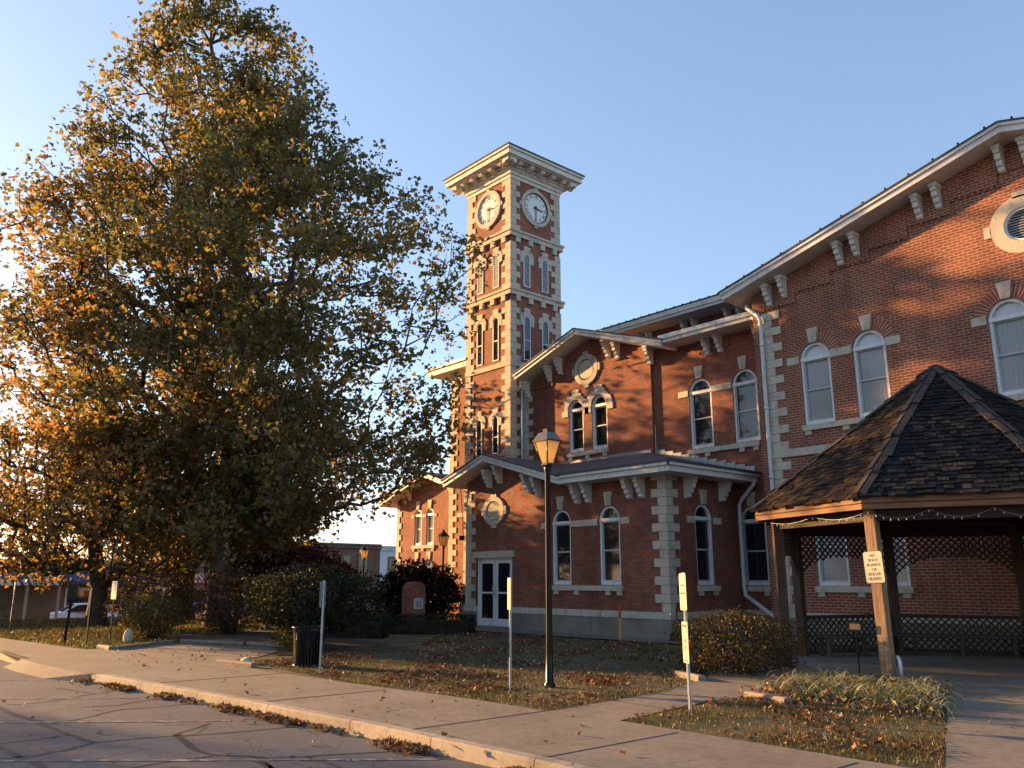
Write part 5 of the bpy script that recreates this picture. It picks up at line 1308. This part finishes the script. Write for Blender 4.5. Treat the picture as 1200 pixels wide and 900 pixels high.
# ------------------------------------------------------------------ shrubs, hedges, beds
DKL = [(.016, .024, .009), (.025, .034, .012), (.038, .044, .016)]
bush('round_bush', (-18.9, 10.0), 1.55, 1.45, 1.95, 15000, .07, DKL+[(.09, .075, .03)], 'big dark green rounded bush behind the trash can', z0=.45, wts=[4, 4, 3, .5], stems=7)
bush('round_bush', (-18.35, 9.55), .55, .55, .75, 1600, .07, [(.06, .08, .015), (.10, .10, .02), (.035, .05, .012)], 'small leafy sucker growth under the big dark green bush', z0=.0, stems=3)
bush('round_bush', (-25.6, 10.9), 1.02, 1.0, 1.85, 5200, .075, [(.11, .05, .025), (.07, .04, .02), (.05, .04, .018), (.15, .075, .03)], 'reddish brown rounded bush left of the dark green one', z0=.12, wts=[3, 3, 2, 1.2])
bush('round_bush', (-24.4, 8.15), .78, .75, 1.22, 3400, .07, [(.09, .08, .02), (.05, .06, .015), (.13, .10, .03)], 'olive bush beside the upright pale stone', z0=.0)
bush('loose_shrub', (-28.6, 9.6), 1.5, 1.3, 1.85, 3800, .085, [(.08, .055, .02), (.055, .055, .015), (.15, .09, .025)], 'loose brownish shrub behind the pale yellow sign', z0=.15)
bush('burning_bush', (-28.6, 14.9), 1.9, 1.9, 2.75, 15000, .10, [(.09, .025, .02), (.06, .02, .018), (.045, .025, .016), (.16, .04, .025)], 'large dark crimson bush behind the green one', z0=.3, power=2.1, wts=[4, 4, 3, 1])
bush('japanese_maple', (-26.1, 18.2), 1.6, 1.5, 2.15, 17000, .105, [(.028, .012, .010), (.035, .014, .012), (.02, .014, .010)], 'dark purple spreading maple behind the brick marker', 'tree', z0=.2, power=2.0, lumps=.5)
bush('evergreen_bush', (-31.6, 14.9), 1.7, 1.6, 3.0, 10000, .11, [(.02, .03, .012), (.03, .04, .014)], 'dark evergreen bush behind the crimson bush', z0=.2, power=2.0)
def hedge(a, b, w, h, label, n):
    c = ((a[0]+b[0])/2, (a[1]+b[1])/2); L = math.hypot(b[0]-a[0], b[1]-a[1])/2; an = atan2(b[1]-a[1], b[0]-a[0])
    rt = empty('box_hedge', (*c, 0)); tag(rt, label, 'hedge', 'low clipped hedges')
    d = RNG.uniform(-1, 1, size=(n, 3)); m = np.abs(d).max(1); f = (1-RNG.random(n)**2*.35)/m; d = d*f[:, None]
    r = np.linalg.norm(d, axis=1); d *= np.where(r > 1.38, 1.38/r, 1)[:, None]
    d *= (1+.05*np.array([nz(q, 3, a[0]) for q in d]))[:, None]
    X, Y, Z_ = d[:, 0]*L, d[:, 1]*w/2, (d[:, 2]+1)*h/2
    P = np.stack([X*cos(an)-Y*sin(an)+c[0], X*sin(an)+Y*cos(an)+c[1], Z_], 1)
    add('foliage', leaf_mesh('foliage', P, .05, pick(n, DKL+[(.09, .08, .02)], [4, 4, 3, .8]), 'leaf', up=.3), rt)
    mb = MB(); mb.box(-L*.9, L*.9, -w*.3, w*.3, 0, h*.7, 'soil', Matrix.Translation((*c, 0)) @ Matrix.Rotation(an, 4, 'Z')); mb.build('stem', rt)
hedge((-23.3, 11.9), (-20.9, 13.6), .8, .62, 'low clipped hedge below the crimson bush, nearest the round green bush', 6500)
hedge((-22.6, 14.7), (-20.7, 16.6), .75, .58, 'low clipped hedge in front of the brick marker', 6500)
hedge((-28.0, 14.0), (-25.0, 16.5), .8, .75, 'low dark hedge behind the crimson bush hedge row', 4500)
hedge((-29.5, 17.4), (-27.2, 20.0), .8, .7, 'low dark hedge under the far lamp post', 4000)
bush('brown_shrub', (-8.95, 13.15), 1.0, 1.0, 1.05, 9000, .045, [(.085, .065, .025), (.05, .048, .018), (.12, .085, .035), (.03, .033, .012)], 'brownish olive shrub in front of the gazebo and downspout', z0=.0, power=2.6, wts=[3, 3, 1.6, 3], lumps=.3)
bush('brown_shrub', (-5.2, 20.75), .55, .3, .8, 1400, .05, [(.10, .09, .02), (.05, .06, .015)], 'small shrub against the wall behind the gazebo rail', z0=.0)

# strap-leaf bed
def strap_bed():
    n = 1500; rs = np.random.default_rng(4); V = []; Fc = []; C = []
    poly = [(-6.95, 10.75), (-7.75, 13.0), (-5.75, 13.3), (-4.6, 10.75)]
    cen = []
    for i in range(58):
        u, v = rs.random(), rs.random()
        a = np.array(poly[0])*(1-u)+np.array(poly[3])*u; b = np.array(poly[1])*(1-u)+np.array(poly[2])*u; cen.append(a*(1-v)+b*v)
    for c in cen:
        for k in range(46):
            an = rs.random()*2*pi; L = rs.uniform(.34, .60); lean = rs.uniform(.9, 1.9); w = rs.uniform(.008, .013); o = np.array([c[0]+rs.normal()*.06, c[1]+rs.normal()*.06, 0])
            d = np.array([cos(an), sin(an), 0]); s = np.array([-sin(an), cos(an), 0]); p = o.copy(); th = pi/2-lean*.30; k0 = len(V); pale = rs.random() < .5
            base = np.array([.13, .17, .07]) if not pale else np.array([.46, .46, .30]); base = base*rs.uniform(.6, 1.15)
            if rs.random() < .12: base = np.array([.2, .13, .05])
            for j in range(6):
                ww = w*(1-.9*(j/5)**2); V.append(p-s*ww); V.append(p+s*ww)
                p = p+(d*cos(th)+np.array([0, 0, 1])*sin(th))*L/5; th -= lean*.42
                p[2] = max(p[2], .015)
            for j in range(5): q = k0+2*j; Fc.append((q, q+1, q+3, q+2)); C.append(base)
    V = np.array(V); Fc = np.array(Fc).reshape(-1)
    return raw_mesh('strap_leaves', V, Fc, 4, np.array(C), 'blade')
o = add('strap_leaf_plants', strap_bed(), None); tag(o, 'clumps of green and cream strap leaves filling the flower bed by the gazebo', 'plants', kind='stuff')
mb = MB(); mb.face([(-7.15, 10.55, .018), (-4.42, 10.5, .018), (-5.65, 13.45, .018), (-7.9, 13.2, .018)], 'soil')
mb.face([(-23, 8.4, .012), (-19.5, 9.8, .012), (-17.7, 8.6, .016), (-16.9, 9.6, .012), (-18, 12.5, .012), (-26.6, 12.5, .012), (-26.5, 9.8, .012)], 'soil')
tag(mb.build('mulch_ground'), kind='structure')

# ------------------------------------------------------------------ grass and fallen leaves
def in_poly(x, y, poly):
    c = False; j = len(poly)-1
    for i in range(len(poly)):
        (xi, yi), (xj, yj) = poly[i], poly[j]
        if (yi > y) != (yj > y) and x < (xj-xi)*(y-yi)/(yj-yi)+xi: c = not c
        j = i
    return c
def sample(poly, n, f=None):
    xs_ = [p[0] for p in poly]; ys_ = [p[1] for p in poly]; out_ = []
    while len(out_) < n:
        x, y = RNG.uniform(min(xs_), max(xs_)), RNG.uniform(min(ys_), max(ys_))
        if in_poly(x, y, poly) and (f is None or RNG.random() < f(x, y)): out_.append((x, y))
    return np.array(out_)
LAWN = [(-16.3, 7.5), (-12.4, 7.27), (-9.4, 7.62), (-8.02, 7.62), (-8.2, 10.3), (-9.2, 12.2), (-11.2, 17.6), (-24, 17.2), (-20, 14.5), (-17.6, 12.4), (-17, 9.3)]
ISL = [(-6.93, 7.78), (-3.35, 7.78), (-4.37, 10.5), (-7.05, 10.6), (-7.2, 10.0)]
LEFT = [(-60, 5.45), (-28, 5.33), (-22.5, 6.0), (-21.7, 6.5), (-23, 8.5), (-26.5, 9.7), (-27, 13), (-34, 16), (-60, 20)]
def blades(name, pts, h, w, cols, label):
    n = len(pts); an = RNG.random(n)*2*pi; hh = h*(.5+RNG.random(n)); z = np.array([terr(p[0]) for p in pts])
    base = np.stack([pts[:, 0], pts[:, 1], z], 1); s = np.stack([np.cos(an), np.sin(an), 0*an], 1)*(w/2); tip = base+np.stack([RNG.normal(size=n)*h*.35, RNG.normal(size=n)*h*.35, hh], 1)
    V = np.stack([base-s, base+s, tip], 1).reshape(-1, 3); me = raw_mesh(name, V, np.arange(3*n), 3, cols, 'blade')
    o = add(name, me); tag(o, label, 'grass', kind='stuff')
fg = lambda x, y: min(1, max(.15, .55+.9*nz((x, y, 0), .8)))
p_ = np.concatenate([sample(LAWN, 60000, lambda x, y: fg(x, y)*min(1, 30/((y-2)**2))), sample(ISL, 16000, fg)])
blades('grass', p_, .034, .007, pick(len(p_), [(.075, .09, .026), (.11, .10, .04), (.16, .125, .06), (.06, .07, .02)], [4, 3, 2, 3]), 'short patchy green and straw grass of the near lawn')
p_ = sample(LEFT, 36000, lambda x, y: min(1, 1.2-(-x-20)/40))
blades('grass', p_, .08, .03, pick(len(p_), [(.10, .12, .02), (.14, .13, .03), (.06, .08, .02)], [4, 3, 3]), 'sunlit yellow-green grass under the trees on the left')
LPAL = [(.16, .08, .035), (.24, .13, .05), (.10, .05, .025), (.30, .2, .08), (.26, .09, .03), (.36, .27, .14), (.07, .04, .022)]
def lobed_mesh(name, P, size, col, mat):
    n = len(P); k = 11; ang = np.linspace(-2.6, 2.6, 9); rad = np.array([.55, .42, .85, .5, 1.15, .5, .85, .42, .55])
    nrm = RNG.normal(size=(n, 3))*.55; nrm[:, 2] = 1; nrm /= np.linalg.norm(nrm, axis=1)[:, None]
    t = RNG.normal(size=(n, 3)); t -= nrm*np.sum(t*nrm, 1)[:, None]; t /= np.linalg.norm(t, axis=1)[:, None]; b = np.cross(nrm, t)
    s = (size*.5*(.5+.8*RNG.random(n)))[:, None]; curl = RNG.uniform(-.1, .75, size=(n, 1)); V = [P.copy()]
    for a, r in zip(ang, rad):
        rr = r*(1+.15*RNG.normal(size=(n, 1))); x, y = np.cos(a)*rr, np.sin(a)*rr
        V.append(P+s*(t*x+b*y+nrm*curl*(y*y*.8+.25*x*x)+nrm*.1*RNG.normal(size=(n, 1))))
    V = np.stack(V, 1).reshape(-1, 3); base = np.arange(n)[:, None]*10
    Fc = np.concatenate([base+np.array([0, i, i+1]) for i in range(1, 9)], 1).reshape(-1)
    return raw_mesh(name, V, Fc, 3, np.repeat(col, 8, 0), mat)
def litter(name, pts, size, z, label, pal=LPAL, w=None, zj=.03):
    n = len(pts); zz = np.array([terr(p[0]) for p in pts]); P = np.stack([pts[:, 0], pts[:, 1], zz+z+RNG.random(n)*zj], 1)
    me = lobed_mesh(name, P, size, pick(n, pal, w, .35), 'litter'); o = add(name, me); tag(o, label, 'leaves', kind='stuff')
fl = lambda x, y: min(1, max(.04, .30+1.3*nz((x, y, 2), .9)))
litter('fallen_leaves', sample(LAWN, 8500, fl), .085, .025, 'brown leaf litter scattered over the near lawn', w=[4, 3, 4, 1.2, 1.5, .7, 4])
litter('fallen_leaves', sample(ISL, 900, fl), .075, .025, 'brown leaf litter on the small lawn patch by the path', w=[4, 3, 4, 1.6, 1.8, .9, 3])
litter('fallen_leaves', sample([(-7.2, 10.5), (-4.5, 10.4), (-5.5, 13.5), (-8.0, 13.3)], 900, lambda x, y: 1 if y > 12.6 or x < -6.6 or y < 10.8 else .15), .10, .03, 'dry brown leaves caught in the flower bed', zj=.13)
litter('fallen_leaves', sample(LEFT, 9000, lambda x, y: min(1, max(.1, .5+nz((x, y, 1), .5)))), .13, .04, 'golden leaf litter on the sunny left lawn', w=[4, 4, 2, 4, 3, 2, 1])
gut = []
while len(gut) < 1900:
    x = RNG.uniform(-17, -5.2); d = abs(RNG.normal())*.10
    if nz((x, 0, 0), 1.1, 7)+.5*nz((x, 3, 0), 3.7, 2)+.16 > RNG.random()*.8: gut.append((x, yc(x)-.02-d))
litter('fallen_leaves', np.array(gut), .085, -.115, 'dry leaves drifted against the kerb in the gutter', zj=.05)
sc = [(RNG.uniform(-20, -3), RNG.uniform(5.3, 7.5)) for _ in range(70)]+[(RNG.uniform(-4.3, -1.5), RNG.uniform(8, 13.5)) for _ in range(45)]+[(RNG.uniform(-22, -17), RNG.uniform(6, 8.8)) for _ in range(60)]
litter('fallen_leaves', np.array(sc), .085, .03, 'single dry leaves lying on the pale sidewalk', zj=.015)
sr = [(RNG.uniform(-16, -6), RNG.uniform(2.2, 4.9)) for _ in range(34)]
litter('fallen_leaves', np.array(sr), .08, -.11, 'few single dry leaves lying out on the road', zj=.01)

# ------------------------------------------------------------------ camera, sun and sky
cam = bpy.data.cameras.new('camera'); co = bpy.data.objects.new('camera', cam); COL.objects.link(co)
cam.sensor_width = 36; cam.lens = 975/1200*36; cam.clip_end = 3000; cam.clip_start = .05
co.location = (0, 0, 1.6); co.rotation_euler = (radians(90+13.28), 0, radians(48.8)); S.camera = co
EL = radians(10); SD = Vector((-sin(radians(71)), -cos(radians(71)), 0)); SD = Vector((SD.x*cos(EL), SD.y*cos(EL), sin(EL)))
sun = bpy.data.lights.new('sun', 'SUN'); sun.energy = 5; sun.angle = radians(.6); sun.color = (1, .55, .21)
so = bpy.data.objects.new('sun', sun); COL.objects.link(so); so.rotation_euler = SD.to_track_quat('Z', 'Y').to_euler()
w = bpy.data.worlds.new('World'); S.world = w; w.use_nodes = True; nt = w.node_tree; bg = nt.nodes['Background']
sk = nt.nodes.new('ShaderNodeTexSky'); sk.sky_type = 'NISHITA'; sk.sun_disc = False; sk.sun_elevation = EL
sk.sun_rotation = atan2(SD.x, SD.y); sk.air_density = 1.0; sk.dust_density = .7; sk.ozone_density = 4.0
gm = nt.nodes.new('ShaderNodeGamma'); gm.inputs[1].default_value = .73; nt.links.new(sk.outputs[0], gm.inputs[0])
nt.links.new(mixc(nt, 1, gm.outputs[0], (1.25, 1.05, .99), 'MULTIPLY'), bg.inputs[0]); bg.inputs[1].default_value = .145
S.view_settings.view_transform = 'Standard'; S.view_settings.look = 'None'; S.view_settings.gamma = 1; S.view_settings.exposure = 1.75
S.render.engine = 'CYCLES'; S.cycles.max_bounces = 6; S.cycles.use_denoising = True; S.cycles.transparent_max_bounces = 4
